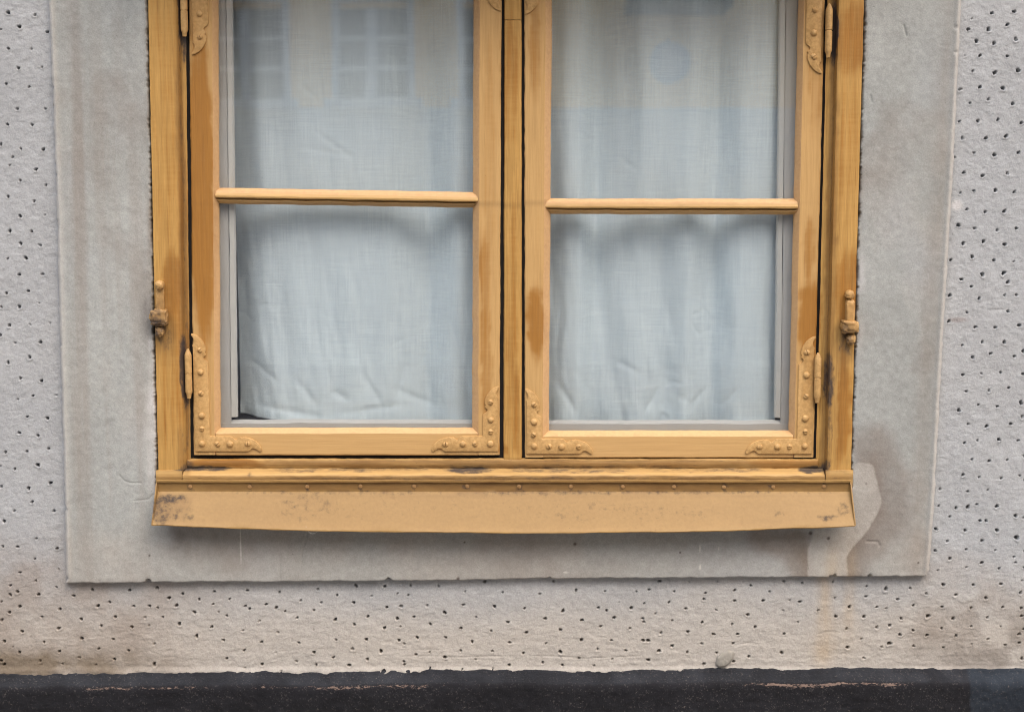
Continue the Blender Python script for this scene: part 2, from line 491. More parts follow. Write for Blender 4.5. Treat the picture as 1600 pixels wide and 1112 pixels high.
# small holes pricked in the render; read off the photo (crop origin, then crop positions)
K = 400.0 / 1483.0
PITS = {
 (0, 0): [(47,74),(201,88),(111,156),(4,172),(275,186),(49,284),(181,287),(106,396),(243,390),(168,505),(36,486,.5),(99,632),(262,631),(42,722),
  (184,724,.8),(5,838),(121,862),(250,866),(72,911,.7),(56,958,.8),(207,982),(117,1046,.6),(264,1074)],
 (0, 280): [(47,102),(197,128),(115,215),(258,210,.7),(57,302),(183,302),(119,375),(231,383),(43,461,.5),(148,458),(111,553),(245,551),(163,648),
  (37,662),(110,740),(226,718),(53,847),(174,843),(289,836,.5),(87,949),(233,944),(171,1032),(47,1062)],
 (0, 560): [(117,116),(239,130),(102,237),(190,216,.6),(325,213,.5),(156,338),(274,347),(110,431),(219,446),(156,537),(281,522),(3,623),(84,640,1.2),
  (219,617),(290,720),(165,752,1.2),(185,831),(80,883),(312,883,.8),(210,1042,.7),(101,1090),(331,1101)],
 (0, 812): [(201,224),(339,284),(116,303),(208,352),(326,388),(101,416),(223,432),(427,439,.7),(8,473),(113,502),(347,516),(241,561),(10,581),
  (126,647),(339,628),(25,704),(255,706),(112,766,.8),(343,761),(25,836),(233,816),(362,833,.6),(470,575),(473,686),(459,797),(534,403),(568,497),
  (634,476),(585,612),(572,746),(555,838,.6),(750,407,.8),(773,500),(667,562,.8),(763,619),(655,690,.8),(745,757),(664,806),(910,393),(865,498),
  (914,508),(978,453),(1022,496),(1058,427),(840,564),(943,561,.5),(864,610,.7),(1038,603),(1125,536),(1152,462,.7),(1242,416,.7),(1234,488,.5),
  (1265,533,.8),(1313,555,.8),(1330,460,.6),(1432,409,.7),(1420,499,.6),(1444,515,.8),(1226,621,.7),(1408,640,.9),(1138,674),(1294,696,.7),
  (893,716,.6),(1414,755,.8),(1315,802,.8),(1418,856,.8),(893,836)],
 (400, 812): [(135,418,.5),(357,402),(578,381),(745,387,.8),(895,381,.5),(1058,383,.8),(1326,355,.7),(1211,413,.5),(1428,420,.5),(470,436,.9),(670,440),
  (819,427,.5),(881,436,.6),(259,468),(376,480,.8),(565,480,.8),(58,490,.8),(117,508,.8),(167,530,.6),(336,522,.5),(757,506,1.1),(840,500,1.1),(992,497,1.1),
  (1201,493,.8),(1382,502,.8),(1092,538),(1274,562,.5),(239,567,.7),(20,586,.8),(459,578),(569,606,1.1),(648,560,.8),(818,571),(914,562,.7),(1009,605),
  (836,618,.8),(743,627,1.0),(333,635,.8),(128,652,.8),(1187,628),(1363,643,.6),(1459,593,.9),(1099,680),(934,681),(638,693,.8),(464,693),(827,698,1.1),
  (858,718),(33,706,.8),(249,711),(558,747),(336,765,.9),(724,762),(1006,763,.8),(1253,706),(1468,711),(1185,758,.8),(1369,760,.9),(117,769,.5),(926,780),
  (1094,795),(646,808,1.1),(448,797),(234,820,.9),(1271,809,.7),(35,836),(349,838,.9),(540,841,1.1),(856,820,.8),(860,838,.7),(740,873,1.6),(1196,862,.7),
  (1371,860,.7),(1466,840),(1009,855,.5),(148,873,.6)],
 (800, 812): [(240,353,.6),(370,407,.8),(537,413,.7),(160,429,.6),(721,416,.6),(793,405),(855,354),(1025,361,.6),(1190,357,.7),(1384,380),(1290,407,.8),
  (1121,424),(940,415,.5),(72,513,1.1),(295,527),(500,508,1.1),(690,510,1.1),(765,483,.8),(618,476,.5),(909,477),(1112,460),(1290,468,.8),(1455,467,.8),
  (1007,514,.9),(1183,522,.7),(192,572,.9),(405,580),(592,567),(830,543,.7),(548,525,.6),(756,570,1.2),(762,590,1.2),(926,582),(1103,593),(1366,549,.8),
  (1275,604,.6),(1408,622,.8),(280,635),(513,618,.9),(683,627,1.2),(83,654,.8),(862,654),(1019,648),(1168,662),(1308,662,.7),(402,695),(575,697,.8),
  (760,698,1.0),(788,698,1.0),(196,714,.7),(495,749),(658,756),(928,730),(851,758),(1016,765,.8),(1099,716),(1281,715,.7),(1186,770,.8),(66,771,.7),
  (280,765),(388,800,.8),(580,806,.7),(790,810),(1112,833),(178,826,.8),(292,841,1.1),(475,844,.8),(1372,791,.8),(1284,820,.8)],
 (1200, 812): [(973,53),(1142,61),(1326,61),(1440,103,1.4),(1038,124),(1239,121),(1148,172),(969,180),(1054,224),(1424,215,1.2),(1315,175,.4),(1238,247),
  (1148,275),(983,292),(1339,281,.8),(1015,375),(1189,376),(1350,371),(917,427),(1088,434),(1261,451),(1463,421),(842,494),(1008,502),(1176,508),(1359,505),
  (927,557,1.3),(1073,572),(1270,564),(1468,556),(1178,616),(1348,617,.8),(1007,627,.7),(839,640),(920,668),(1088,671),(1273,690),(1455,662),(1181,719),
  (1375,723),(1017,738,.8),(844,730,.6),(571,384),(683,400,1.3),(823,395),(568,444,.8),(750,460,.8),(472,504),(386,453,.8),(377,358,.8),(198,364,.8),
  (90,355,.8),(184,475),(125,463,.5),(8,415,.7),(86,524,.6),(291,525,.8),(393,559),(556,560),(630,504),(683,511),(771,570),(173,590,.7),(455,631,.8),
  (630,622,1.1),(705,611),(764,665),(94,660,1.1),(539,690),(703,715,1.4),(658,736,.8),(460,738),(80,769,.8),(554,800)],
 (1200, 0): [(1297,77),(1426,68),(1180,110,.6),(1160,171,1.1),(1277,172,1.1),(1386,145,1.1),(1209,240,1.1),(1311,251,1.1),(1434,229,1.1),(1139,324,.6),
  (1229,323,1.1),(1385,326,1.1),(1186,414),(1313,423,1.3),(1448,410),(1112,519,.9),(1227,506),(1361,512),(1170,598),(1276,577),(1418,603),(1108,704,.8),
  (1217,702),(1332,694),(1468,713,1.4),(1126,802),(1263,800),(1380,790),(1194,886,.8),(1311,899),(1451,885),(1134,1001),(1243,1019),(1385,1006),(1080,912,.6)],
 (1200, 280): [(1114,79),(1191,67),(1317,65),(1427,75,1.2),(1152,176),(1257,190),(1369,187),(1103,267),(1197,286),(1327,297),(1438,285),(1131,373),
  (1249,362),(1372,378),(1059,468,.7),(1183,451),(1309,470),(1425,478),(1366,545,1.4),(1241,552,1.2),(1390,598,1.2),(1120,581),(1178,622,1.2),(1053,674),
  (1223,691),(1371,672,.6),(1439,670),(1152,773),(1390,766,.8),(1048,824),(1201,858),(1316,859),(1454,846),(1125,962),(1242,944),(1367,944),(1185,1033),
  (1290,1011),(1427,1027,.8)],
 (1200, 560): [(1128,96),(1236,88),(1347,82),(1478,91),(1148,190),(1279,186),(1394,171),(1105,300),(1218,268,.9),(1329,277,.9),(1468,262),(1159,381),
  (1266,393),(1407,379),(1137,488,1.1),(1213,474),(1338,470),(1448,476,.6),(1180,584),(1280,594),(1388,588),(1130,674,1.1),(1224,687),(1351,695,.7),
  (1458,678,.8),(996,759,.8),(1158,771,.7),(1274,761,.7),(988,855,.7),(1089,866,.8),(1158,860,1.2),(1209,845,.7),(1325,856,1.1),(1054,917),(1434,910),
  (1229,939),(1263,939,.7)],
}
pits = []
for (ox, oy), rows in PITS.items():
    for r in rows:
        p = P(ox + r[0] * K, oy + r[1] * K, 0)
        pits.append((p[0], p[2], r[2] if len(r) > 2 else 1.0))
# the same pricking goes on past the frame
rg = random.Random(3)
for i in range(-40, 41):
    for j in range(0, 40):
        x, z = i * .03 + rg.uniform(-.009, .009) + (j % 2) * .015, .80 + j * .026 + rg.uniform(-.008, .008)
        if abs(x) > .80 and abs(x) < 1.1:
            pits.append((x, z, rg.uniform(.6, 1.1)))

# outline of the smooth surround (world, from photo points)
zb = P(800, 905, 0)[2]
def edge_curve(rows):
    w = [P(a, b, 0) for a, b in rows]
    zz = np.array([p[2] for p in w])[::-1]; xx = np.array([p[0] for p in w])[::-1]
    k0 = (xx[-1] - xx[-3]) / (zz[-1] - zz[-3]) * 0.3
    zz = np.append(zz, zz[-1] + 1.0); xx = np.append(xx, xx[-1] + k0)
    return lambda z: np.interp(z, zz, xx)
SL = edge_curve([(76, 0), (83, 150), (90, 350), (95, 560), (100, 720), (104, 907)])
SR = edge_curve([(1502, 0), (1487, 300), (1471, 560), (1461, 760), (1451, 899)])
bx_, bz_ = zip(*[(P(a, b, 0)[0], P(a, b, 0)[2]) for a, b in [(104, 909), (400, 907), (700, 905), (820, 902), (1000, 901.5), (1300, 899.5), (1452, 898.5)]])
SB = lambda x: np.interp(x, bx_, bz_)
TOP = P(800, -330, 0)[2]
FL0, FL1 = P(230, 0, .012), P(246, 745, .012)
FR0, FR1 = P(1351, 0, .012), P(1329, 745, .012)
FL = lambda z: FL0[0] + (FL1[0] - FL0[0]) * (z - FL0[2]) / (FL1[2] - FL0[2])
FR = lambda z: FR0[0] + (FR1[0] - FR0[0]) * (z - FR0[2]) / (FR1[2] - FR0[2])
HOLE_B, HOLE_T = P(800, 760, .012)[2], P(800, -163, .012)[2]

def surround_sd(X, Z):
    """distance inside the surround's outer edge (metres, + inside)"""
    d = np.minimum(np.minimum(X - SL(Z), SR(Z) - X), np.minimum(Z - SB(X), TOP - Z))
    # the lower right corner is worn round
    cx, cz, r = SR(Z) - .012, SB(X) + .012, .012
    q = (X > cx) & (Z < cz)
    d = np.where(q, r - np.hypot(X - cx, Z - cz), d)
    return d
def hole_sd(X, Z):
    """distance inside the window opening"""
    return np.minimum(np.minimum(X - FL(Z), FR(Z) - X), np.minimum(Z - HOLE_B, HOLE_T - Z))

def capsule(X, Z, rows, fr=1.0):
    """rows of (px,py,r px): distance (m) to a chain of round spots, negative inside"""
    best = np.full_like(X, 9.0)
    W = [(P(a, b, .012)[0], P(a, b, .012)[2], r * mm * fr) for a, b, r in rows]
    for (a, b) in zip(W[:-1], W[1:]):
        dx, dz = b[0] - a[0], b[1] - a[1]
        t = np.clip(((X - a[0]) * dx + (Z - a[1]) * dz) / (dx * dx + dz * dz + 1e-12), 0, 1)
        d = np.hypot(X - a[0] - dx * t, Z - a[1] - dz * t) - (a[2] + (b[2] - a[2]) * t)
        best = np.minimum(best, d)
    return best

def blob(X, Z, cx, cy, rx, ry, soft=.5):
    c = P(cx, cy, 0.006)
    d = np.sqrt(((X - c[0]) / (rx * mm)) ** 2 + ((Z - c[2]) / (ry * mm)) ** 2)
    return sstep(1 + soft, 1 - soft, d)

def lines(lo, hi, f0, f1, fine, coarse):
    a = np.arange(f0, f1, fine)
    l = [lo] + list(np.arange(lo + coarse, f0 - coarse * .5, coarse)); r = list(np.arange(f1 + coarse, hi - coarse * .5, coarse)) + [hi]
    return np.array(l + list(a) + [f1] + r)

def grid_object(name, xs, zs, H, keep, colr, mat, parent):
    nx, nz = len(xs), len(zs)
    X, Z = np.meshgrid(xs, zs)
    kq = keep[:-1, :-1] & keep[1:, :-1] & keep[:-1, 1:] & keep[1:, 1:]
    qi, qj = np.nonzero(kq)
    idx = np.arange(nx * nz).reshape(nz, nx)
    quads = np.stack([idx[qi, qj], idx[qi, qj + 1], idx[qi + 1, qj + 1], idx[qi + 1, qj]], 1)
    used = np.unique(quads)
    remap = np.full(nx * nz, -1); remap[used] = np.arange(len(used))
    quads = remap[quads]
    co = np.stack([X, -H, Z], -1).reshape(-1, 3)[used]
    me = bpy.data.meshes.new(name)
    me.vertices.add(len(co)); me.vertices.foreach_set('co', co.astype(np.float32).ravel())
    me.loops.add(quads.size); me.loops.foreach_set('vertex_index', quads.astype(np.int32).ravel())
    me.polygons.add(len(quads)); me.polygons.foreach_set('loop_start', (np.arange(len(quads)) * 4).astype(np.int32))
    me.update(calc_edges=True)
    a = me.attributes.new('albedo', 'FLOAT_COLOR', 'POINT')
    c4 = np.ones((len(co), 4), np.float32); c4[:, :3] = colr.reshape(-1, 3)[used]
    a.data.foreach_set('color', c4.ravel())
    me.polygons.foreach_set('use_smooth', np.ones(len(me.polygons), bool))
    me.validate()
    return link(name, me, mat, parent)

def mixc(c, m, target):
    return c + (np.array(target[:3])[None, None] - c) * m[..., None]

PLZ = P(800, 1049, 0)[2]
xs = lines(-3.2, 3.2, -.86, .86, .00140, .04)
zs = lines(PLZ - .03, 3.4, PLZ - .01, P(800, -14, 0)[2], .00140, .04)
X, Z = np.meshgrid(xs, zs)
# ---- rough render
sd = surround_sd(X, Z)
H = 0.0011 * fbm(X * 14, Z * 14, 3, 1) + 0.0006 * fbm(X * 70, Z * 90, 3, 2) + 0.00042 * fbm(X * 260, Z * 330, 2, 3)
low = sstep(1.05, .90, Z + .03 * fbm(X * 6, Z * 8, 3, 77))
H += low * (0.0004 * fbm(X * 30, Z * 170, 3, 4) + 0.0003 * np.maximum(0, fbm(X * 30, Z * 70, 3, 6) - .25) * 4)
pitm = np.zeros_like(X)
prg = random.Random(11)
for (px_, pz_, s) in pits:
    s *= prg.choice((.62, .8, .95, 1.0, 1.1, 1.2)); r = 0.0024 * (0.42 + 0.58 * s) * prg.uniform(.88, 1.12)
    e = r * 4
    i0, i1 = np.searchsorted(xs, px_ - e), np.searchsorted(xs, px_ + e)
    j0, j1 = np.searchsorted(zs, pz_ - e), np.searchsorted(zs, pz_ + e)
    if i1 <= i0 or j1 <= j0: continue
    xx, zz = X[j0:j1, i0:i1] - px_, Z[j0:j1, i0:i1] - pz_
    ang = prg.uniform(-.6, .6); el = prg.uniform(.85, 1.15)
    u, v = (xx * math.cos(ang) + zz * math.sin(ang)), (-xx * math.sin(ang) + zz * math.cos(ang)) / el
    th = np.arctan2(v, u)
    rr = np.hypot(u, v) / (r * (1 + .16 * np.sin(2 * th + prg.uniform(0, 6)) + .12 * np.sin(3 * th + prg.uniform(0, 6)) + .08 * np.sin(5 * th + prg.uniform(0, 6))))
    dep = 0.014 * min(1.0, .15 + .85 * s) * prg.choice((.35, .7, 1, 1, 1))
    hole = sstep(1.05, .62, rr)
    rim = np.exp(-((rr - 1.45) / .42) ** 2) * (0.0009 * s) * (0.45 + 0.75 * np.clip(-zz / (r * 1.2), -.6, 1))
    H[j0:j1, i0:i1] += rim - dep * hole
    pitm[j0:j1, i0:i1] = np.maximum(pitm[j0:j1, i0:i1], sstep(1.0, .5, rr))
# torn edge above the plinth, the swelling beside the surround
tear = PLZ + .003 * fbm(X * 30, X * 0 + 3.3, 4, 21)
H += 0.004 * sstep(tear + .010, tear, Z) * (0.4 + .6 * vnoise(X * 60, Z * 60, 9))
for rows, w, dpt in (([(628, 1029), (660, 1028), (720, 1030), (790, 1028)], .5, .0016), ([(830, 1028), (880, 1029), (905, 1032), (1000, 1028)], .5, .0016), ([(640, 1018), (700, 1018)], .5, .0010),
                     ([(1150, 1012), (1170, 1008), (1190, 1010)], .9, .0016), ([(1420, 970), (1450, 982), (1480, 985)], .7, .001), ([(240, 905), (265, 903), (290, 898)], .7, .0012),
                     ([(1535, 482), (1550, 486), (1575, 484)], 1.2, .0016), ([(430, 955), (450, 962), (470, 958)], .8, .0012), ([(230, 1020), (245, 1026), (262, 1020)], .8, .0012)):
    d = capsule(X, Z, [(a, b, w) for a, b in rows])
    H -= .4 * dpt * sstep(.0011, 0, d + .0008 * fbm(X * 200, Z * 200, 2, 88))
n1, n2, n3 = fbm(X * 5, Z * 5, 4, 41), fbm(X * 18, Z * 14, 4, 42), fbm(X * 50, Z * 6, 3, 43)
C = np.empty(X.shape + (3,)); C[:] = lin(160, 164, 168)[:3]
C *= (1 + .07 * n1 + .08 * n2 + .05 * fbm(X * 120, Z * 120, 3, 44))[..., None]
C = mixc(C, np.clip(low * .75 + .10 * n1, 0, 1), lin(173, 167, 158))
C = mixc(C, np.clip(blob(X, Z, 0, 960, 330, 120) * (.45 + .6 * n2), 0, .6), lin(136, 126, 117))
C = mixc(C, np.clip(blob(X, Z, 60, 1042, 190, 26, .8) * (.5 + .9 * n2), 0, .75), lin(104, 92, 75))
C = mixc(C, np.clip(blob(X, Z, 1610, 1000, 170, 60, .8) * (.45 + .9 * n2), 0, .7), lin(100, 92, 85))
C = mixc(C, np.clip(blob(X, Z, 1480, 940, 110, 70) * (.25 + .5 * n2), 0, .4), lin(145, 136, 127))
for cx, w, y0, y1, s in ((1290, 13, 900, 1052, .75), (1326, 9, 900, 1000, .55), (1308, 40, 900, 1050, .35), (1230, 20, 905, 1000, .18)):
    a, b = P(cx, y0, 0), P(cx, y1, 0)
    m = np.exp(-((X - a[0] + .004 * n2) / (w * mm)) ** 2) * sstep(b[2] - .01, b[2] + .05, Z) * sstep(a[2] + .02, a[2], Z)
    C = mixc(C, np.clip(m * s * .62 * (.7 + .5 * n3 + .6 * n2), 0, .8), lin(170, 146, 108))
C = mixc(C, np.clip(blob(X, Z, 1497, 321, 8, 8) * .8, 0, 1), lin(196, 196, 197))
C = mixc(C, np.clip(blob(X, Z, 1500, 500, 15, 4) * (.6 + .6 * n2), 0, .7), lin(120, 105, 98))
C = mixc(C, np.clip(blob(X, Z, 70, 480, 14, 500) * .0, 0, 1), lin(190, 190, 190))
keep = (sd < .004) & (np.abs(X) < 5)
o = grid_object('pitted_render', xs, zs, H, keep, C, M_render, wall)

# ---- smooth surround
x2 = lines(P(60, 0, 0)[0] - .05, P(1540, 0, 0)[0] + .05, P(70, 905, 0)[0], P(1520, 0, 0)[0], .0015, .012)
z2 = lines(zb - .02, TOP + .01, zb - .006, P(800, -14, 0)[2], .0015, .02)
X, Z = np.meshgrid(x2, z2)
rag = .0011 * fbm(X * 40, Z * 40, 3, 51) + .0008 * fbm(X * 170, Z * 170, 2, 52)
chip = np.maximum(0, fbm(X * 55, Z * 55, 3, 53) - .42) * .016
sd = surround_sd(X, Z) + rag - chip
hs = hole_sd(X, Z) + .0022 * fbm(X * 90, Z * 90, 3, 55) + .0014 * fbm(X * 260, Z * 260, 2, 56)
T = 0.0125
dside = np.minimum(X - SL(Z), SR(Z) - X)
bev = np.where(Z - SB(X) < dside, .0032, .010)
H = -.003 + (T + .003) * np.sqrt(np.clip(1 - (1 - np.clip(sd / bev, 0, 1)) ** 2, 0, 1))
H += sstep(0, .012, sd) * (0.0011 * fbm(X * 9, Z * 9, 3, 61) + .00035 * fbm(X * 60, Z * 80, 3, 62) + .00016 * fbm(X * 240, Z * 240, 2, 63))
# a low ridge drawn along both upright edges
H += .0030 * np.exp(-((dside - .008) / .0042) ** 2) * sstep(-.001, .02, Z - SB(X))
H += .0012 * sstep(.012, .0, np.abs(hs)) * fbm(X * 60, Z * 60, 2, 65)
# cracks and chips in the plaster: (px,py) polylines
for rows, w, dpt in (([(480, 832), (478, 842), (472, 862), (471, 880)], .7, .0012), ([(437, 872), (437, 903)], .6, .0008), ([(720, 850), (716, 902)], .6, .0008),
                     ([(186, 742), (193, 750), (203, 754), (220, 754)], .5, .0010), ([(210, 782), (232, 780), (240, 772)], .6, .0008),
                     ([(1412, 40), (1416, 56)], .8, .0015), ([(1355, 845), (1372, 846), (1374, 852)], 1.0, .0012), ([(1360, 150), (1362, 160)], .8, .001)):
    d = capsule(X, Z, [(a, b, w) for a, b in rows])
    H -= dpt * sstep(.0014, 0, d)
hole = sstep(-.0028, .0002, hs)
H = H - hole * .022
n1, n2 = fbm(X * 6, Z * 3.5, 4, 71), fbm(X * 22, Z * 16, 4, 72)
stv, grain = fbm(X * 60, Z * 2.5, 4, 73), fbm(X * 130, Z * 130, 3, 74)
C = np.empty(X.shape + (3,)); C[:] = lin(155, 159, 158)[:3]
C *= (1 + .13 * n1 + .12 * n2 + .08 * grain)[..., None]
C = mixc(C, np.clip(.9 * fbm(X * 4.3, Z * 3.1, 4, 171) + .25 * n2, 0, .35), lin(160, 154, 147))
C = mixc(C, np.clip(.9 * fbm(X * 5.1, Z * 3.7, 4, 172) + .25 * n2, 0, .6), lin(154, 160, 165))
C = mixc(C, np.clip(1.1 * fbm(X * 9, Z * 8, 4, 173) - .15, 0, .5), lin(124, 118, 112))
dl, dr = X - SL(Z), SR(Z) - X
edge = .36 * np.exp(-((dl - .034) / .020) ** 2) * (.45 + .5 * stv + .3 * n2) + .62 * np.exp(-((dr - .026) / .014) ** 2) * (.45 + .4 * stv + .3 * n2)
C = mixc(C, np.clip(edge, 0, .75), lin(130, 122, 114))
C = mixc(C, np.clip(blob(X, Z, 120, 160, 26, 240) * (.2 + .5 * stv), 0, .45), lin(124, 121, 119))
C = mixc(C, np.clip(np.exp(-((np.minimum(dl, dr) - .004) / .006) ** 2) * .9, 0, 1), lin(182, 180, 176))  # paler band paints light caught on the upright edges
C = mixc(C, np.clip(blob(X, Z, 170, 480, 90, 420) * (.2 + .6 * stv), 0, .4), lin(142, 136, 129))
# ledge shadow faintly painted below it, then a warmer band and a darker left patch
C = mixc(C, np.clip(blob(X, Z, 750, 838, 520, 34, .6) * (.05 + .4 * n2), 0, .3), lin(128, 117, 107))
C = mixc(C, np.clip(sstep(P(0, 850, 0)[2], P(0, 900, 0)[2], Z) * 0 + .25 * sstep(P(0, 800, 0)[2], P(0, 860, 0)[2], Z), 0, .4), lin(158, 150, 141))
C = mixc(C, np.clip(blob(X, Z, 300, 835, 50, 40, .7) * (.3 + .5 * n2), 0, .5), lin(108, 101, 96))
# soot beside the shutter pins and along the frame
C = mixc(C, np.clip(blob(X, Z, 240, 500, 16, 34, .7) * (.6 + .7 * n2), 0, .8), lin(96, 90, 88))
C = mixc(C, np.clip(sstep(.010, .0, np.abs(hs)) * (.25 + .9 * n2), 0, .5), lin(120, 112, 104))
C = mixc(C, np.clip(blob(X, Z, 240, 690, 10, 90, .7) * (-.05 + 1.4 * n2), 0, .7), lin(186, 186, 186))
C = mixc(C, np.clip(blob(X, Z, 238, 560, 5, 120, .7) * (-.05 + 1.4 * n2), 0, .7), lin(186, 186, 186))
C = mixc(C, np.clip(blob(X, Z, 1343, 480, 6, 70, .7) * (.3 + 1.2 * n2), 0, .8), lin(188, 188, 190))
# the clean run of water from the end of the ledge and the dark rim it leaves
jit = .0030 * fbm(X * 40, Z * 40, 4, 81)
clean = capsule(X, Z, [(1346, 742, 21), (1350, 780, 27), (1338, 812, 25), (1304, 838, 34), (1292, 862, 31), (1293, 905, 30)]) + jit
dark1 = capsule(X, Z, [(1362, 700, 30), (1390, 760, 30), (1376, 815, 34), (1345, 850, 30), (1330, 900, 12)]) + 2 * jit
dark2 = capsule(X, Z, [(1190, 842, 20), (1240, 850, 24), (1252, 900, 16)]) + 2 * jit
tide = np.exp(-np.maximum(clean, 0) / .017)
C = mixc(C, np.clip(sstep(.022, -.010, dark1) * (.55 + .55 * tide) * (1.0 + .6 * n2), 0, .95), lin(122, 115, 109))
C = mixc(C, np.clip(sstep(.014, -.010, dark2) * (.45 + .5 * tide) * (.95 + .6 * n2), 0, .85), lin(120, 110, 101))
C = mixc(C, np.clip(sstep(.0022, -.0014, clean) * (.80 + .25 * n1 + .3 * n2), 0, 1), lin(168, 166, 161))
for cx, w, s in ((1300, 12, .32), (1330, 10, .22)):
    a = P(cx, 870, .012)
    C = mixc(C, np.clip(np.exp(-((X - a[0]) / (w * mm)) ** 2) * s * sstep(a[2] + .05, a[2] - .02, Z), 0, .6), lin(176, 154, 118))
for cx, cy, rx, ry in ((884, 892, 4, 1.6), (1093, 855, 1, 6), (1093, 884, 1.2, 4), (377, 850, 1.0, 26), (1122, 855, 1, 2)):
    C = mixc(C, blob(X, Z, cx, cy, rx, ry) * .8, lin(196, 194, 189))
for cx, cy, r in ((1265, 831, 3), (1293, 839, 2.4), (898, 848, 2.5), (1062, 861, 1.6), (726, 845, 1.6), (235, 866, 1.8), (716, 902, 2.5), (1433, 877, 1.6), (1352, 754, 1.2)):
    C = mixc(C, blob(X, Z, cx, cy, r, r) * .8, lin(70, 58, 54))
keep = (sd > -.003) & (hs < .004)
grid_object('window_surround', x2, z2, H, keep, C, M_surround, wall)

# ---- plinth with a sloping top painted paler where daylight strikes
px0, px1 = -3.2, 3.2
prof = [(PLZ + .006, -.010), (PLZ + .002, .003), (PLZ - .003, .006), (PLZ - .013, .020), (PLZ - .0165, .0232), (PLZ - .022, .0245), (PLZ - .06, .025), (PLZ - .2, .025), (.12, .028)]
pxs = lines(px0, px1, -.86, .86, .0022, .05)
rows = []
for (a, b) in zip(prof[:-1], prof[1:]):
    L = math.hypot(a[0] - b[0], a[1] - b[1]); k = max(1, int(L / .0022)) if a[0] > PLZ - .07 else 12
    for q in range(k):
        f = q / k; rows.append((a[0] * (1 - f) + b[0] * f, a[1] * (1 - f) + b[1] * f))
rows.append(prof[-1])
rows = np.array(rows)
Xp = np.repeat(pxs[None], len(rows), 0); Zp = np.repeat(rows[:, :1], len(pxs), 1).copy(); Op = np.repeat(rows[:, 1:], len(pxs), 1).copy()
lvl = -.0035 * (Xp / .8)
lvl = .0042 * (Xp / .8)
fade = sstep(.2, PLZ - .1, Zp)
Zp += (lvl + .0018 * np.maximum(0, fbm(Xp * 90, Xp * 0 + 6.2, 3, 99)) + .0022 * fbm(Xp * 7, Xp * 0 + 2.2, 3, 91) + .0022 * fbm(Xp * 40, Xp * 0 + 5.2, 4, 92)) * fade
Op += .0014 * fbm(Xp * 20, Zp * 20, 3, 93) + .0012 * fbm(Xp * 120, Zp * 120, 3, 94)
n1, n2 = fbm(Xp * 8, Zp * 20, 4, 95), fbm(Xp * 40, Zp * 60, 4, 96)
Cp = np.empty(Xp.shape + (3,)); Cp[:] = lin(22, 23, 28)[:3]
top = sstep(.0225, .018, rows[:, 1:] + 0 * Xp)
Cp = mixc(Cp, np.clip(top * (.75 + .5 * n2), 0, 1), lin(39, 42, 48))
xb = P(1516, 1080, .025)[0]
newp = sstep(xb - .001, xb + .002, Xp + .002 * n2)
Cp = mixc(Cp, newp * .7, lin(36, 45, 55))
Cp *= (1 + .25 * n1)[..., None]
we = np.exp(-((rows[:, 1:] + 0 * Xp - .0226) / .0016) ** 2) * sstep(PLZ - .030, PLZ - .021, Zp) * (1 - newp)
pw = lambda px, w: np.exp(-((Xp - P(px, 1066, .02)[0]) / (w * mm)) ** 2)
we = we * np.clip(.30 + .8 * fbm(Xp * 6, Xp * 0 + 8.8, 4, 98) + .6 * pw(200, 70) + .3 * pw(600, 250) + .5 * pw(1250, 60) + .6 * pw(1395, 30), 0, 1)
nx, nz = len(pxs), len(rows)
idx = np.arange(nx * nz).reshape(nz, nx)
quads = np.stack([idx[1:, :-1], idx[1:, 1:], idx[:-1, 1:], idx[:-1, :-1]], -1).reshape(-1, 4)
me = bpy.data.meshes.new('plinth')
me.from_pydata(np.stack([Xp, -Op, Zp], -1).reshape(-1, 3).tolist(), [], quads.tolist())
a = me.attributes.new('albedo', 'FLOAT_COLOR', 'POINT')
c4 = np.ones((nx * nz, 4), np.float32); c4[:, :3] = Cp.reshape(-1, 3); a.data.foreach_set('color', c4.ravel())
a = me.attributes.new('wear', 'FLOAT', 'POINT'); a.data.foreach_set('value', we.astype(np.float32).ravel())
smooth(me, 60)
link('plinth', me, M_plinth, wall)

# ---- lump of mortar on the render above the plinth
M_mortar = simple('grey_mortar', lin(158, 155, 147), 0.95, 0.12, 220, 0.8, 0.0015)
def blob_mesh(name, pts, h, cx, cy, out, rings=7, seed=1):
    ctr = P(cx, cy, out)
    vs, fs = [], []
    n = len(pts) * 3
    ring = []
    for i in range(n):
        f = i / 3; a, b = pts[int(f) % len(pts)], pts[(int(f) + 1) % len(pts)]; q = f - int(f)
        q = q * q * (3 - 2 * q)
        w = P(a[0] * (1 - q) + b[0] * q, a[1] * (1 - q) + b[1] * q, out)
        ring.append((w[0] - ctr[0], w[2] - ctr[2]))
    for k in range(rings + 1):
        s = k / rings
        for (u, v) in ring:
            xx, zz = u * s, v * s
            hh = h * (1 - s ** 6) * (1 + .35 * float(vnoise(np.array(xx * 300 + 9), np.array(zz * 300), seed))) - .002 * (s == 1)
            vs.append((xx, -hh, zz))
    for k in range(rings):
        for i in range(n):
            j = (i + 1) % n
            fs.append((k * n + i, k * n + j, (k + 1) * n + j, (k + 1) * n + i))
    me = bpy.data.meshes.new(name); me.from_pydata(vs, [], fs); smooth(me, 60)
    return me, ctr
me, c = blob_mesh('mortar_lump', [(1117, 1038), (1119, 1026), (1128, 1019), (1138, 1014), (1147, 1017), (1147, 1026), (1142, 1034), (1134, 1041), (1122, 1043)], .004, 1132, 1029, .0005)
link('mortar_lump', me, M_mortar, wall, c)

# ================================================================== WINDOW
win = empty('casement_window', P(800, 745, 0))
tag(win, 'ochre painted double casement window with riveted corner plates and a sheet metal ledge', 'window')

YT = -118.0   # top of the sashes, above the frame of the photo
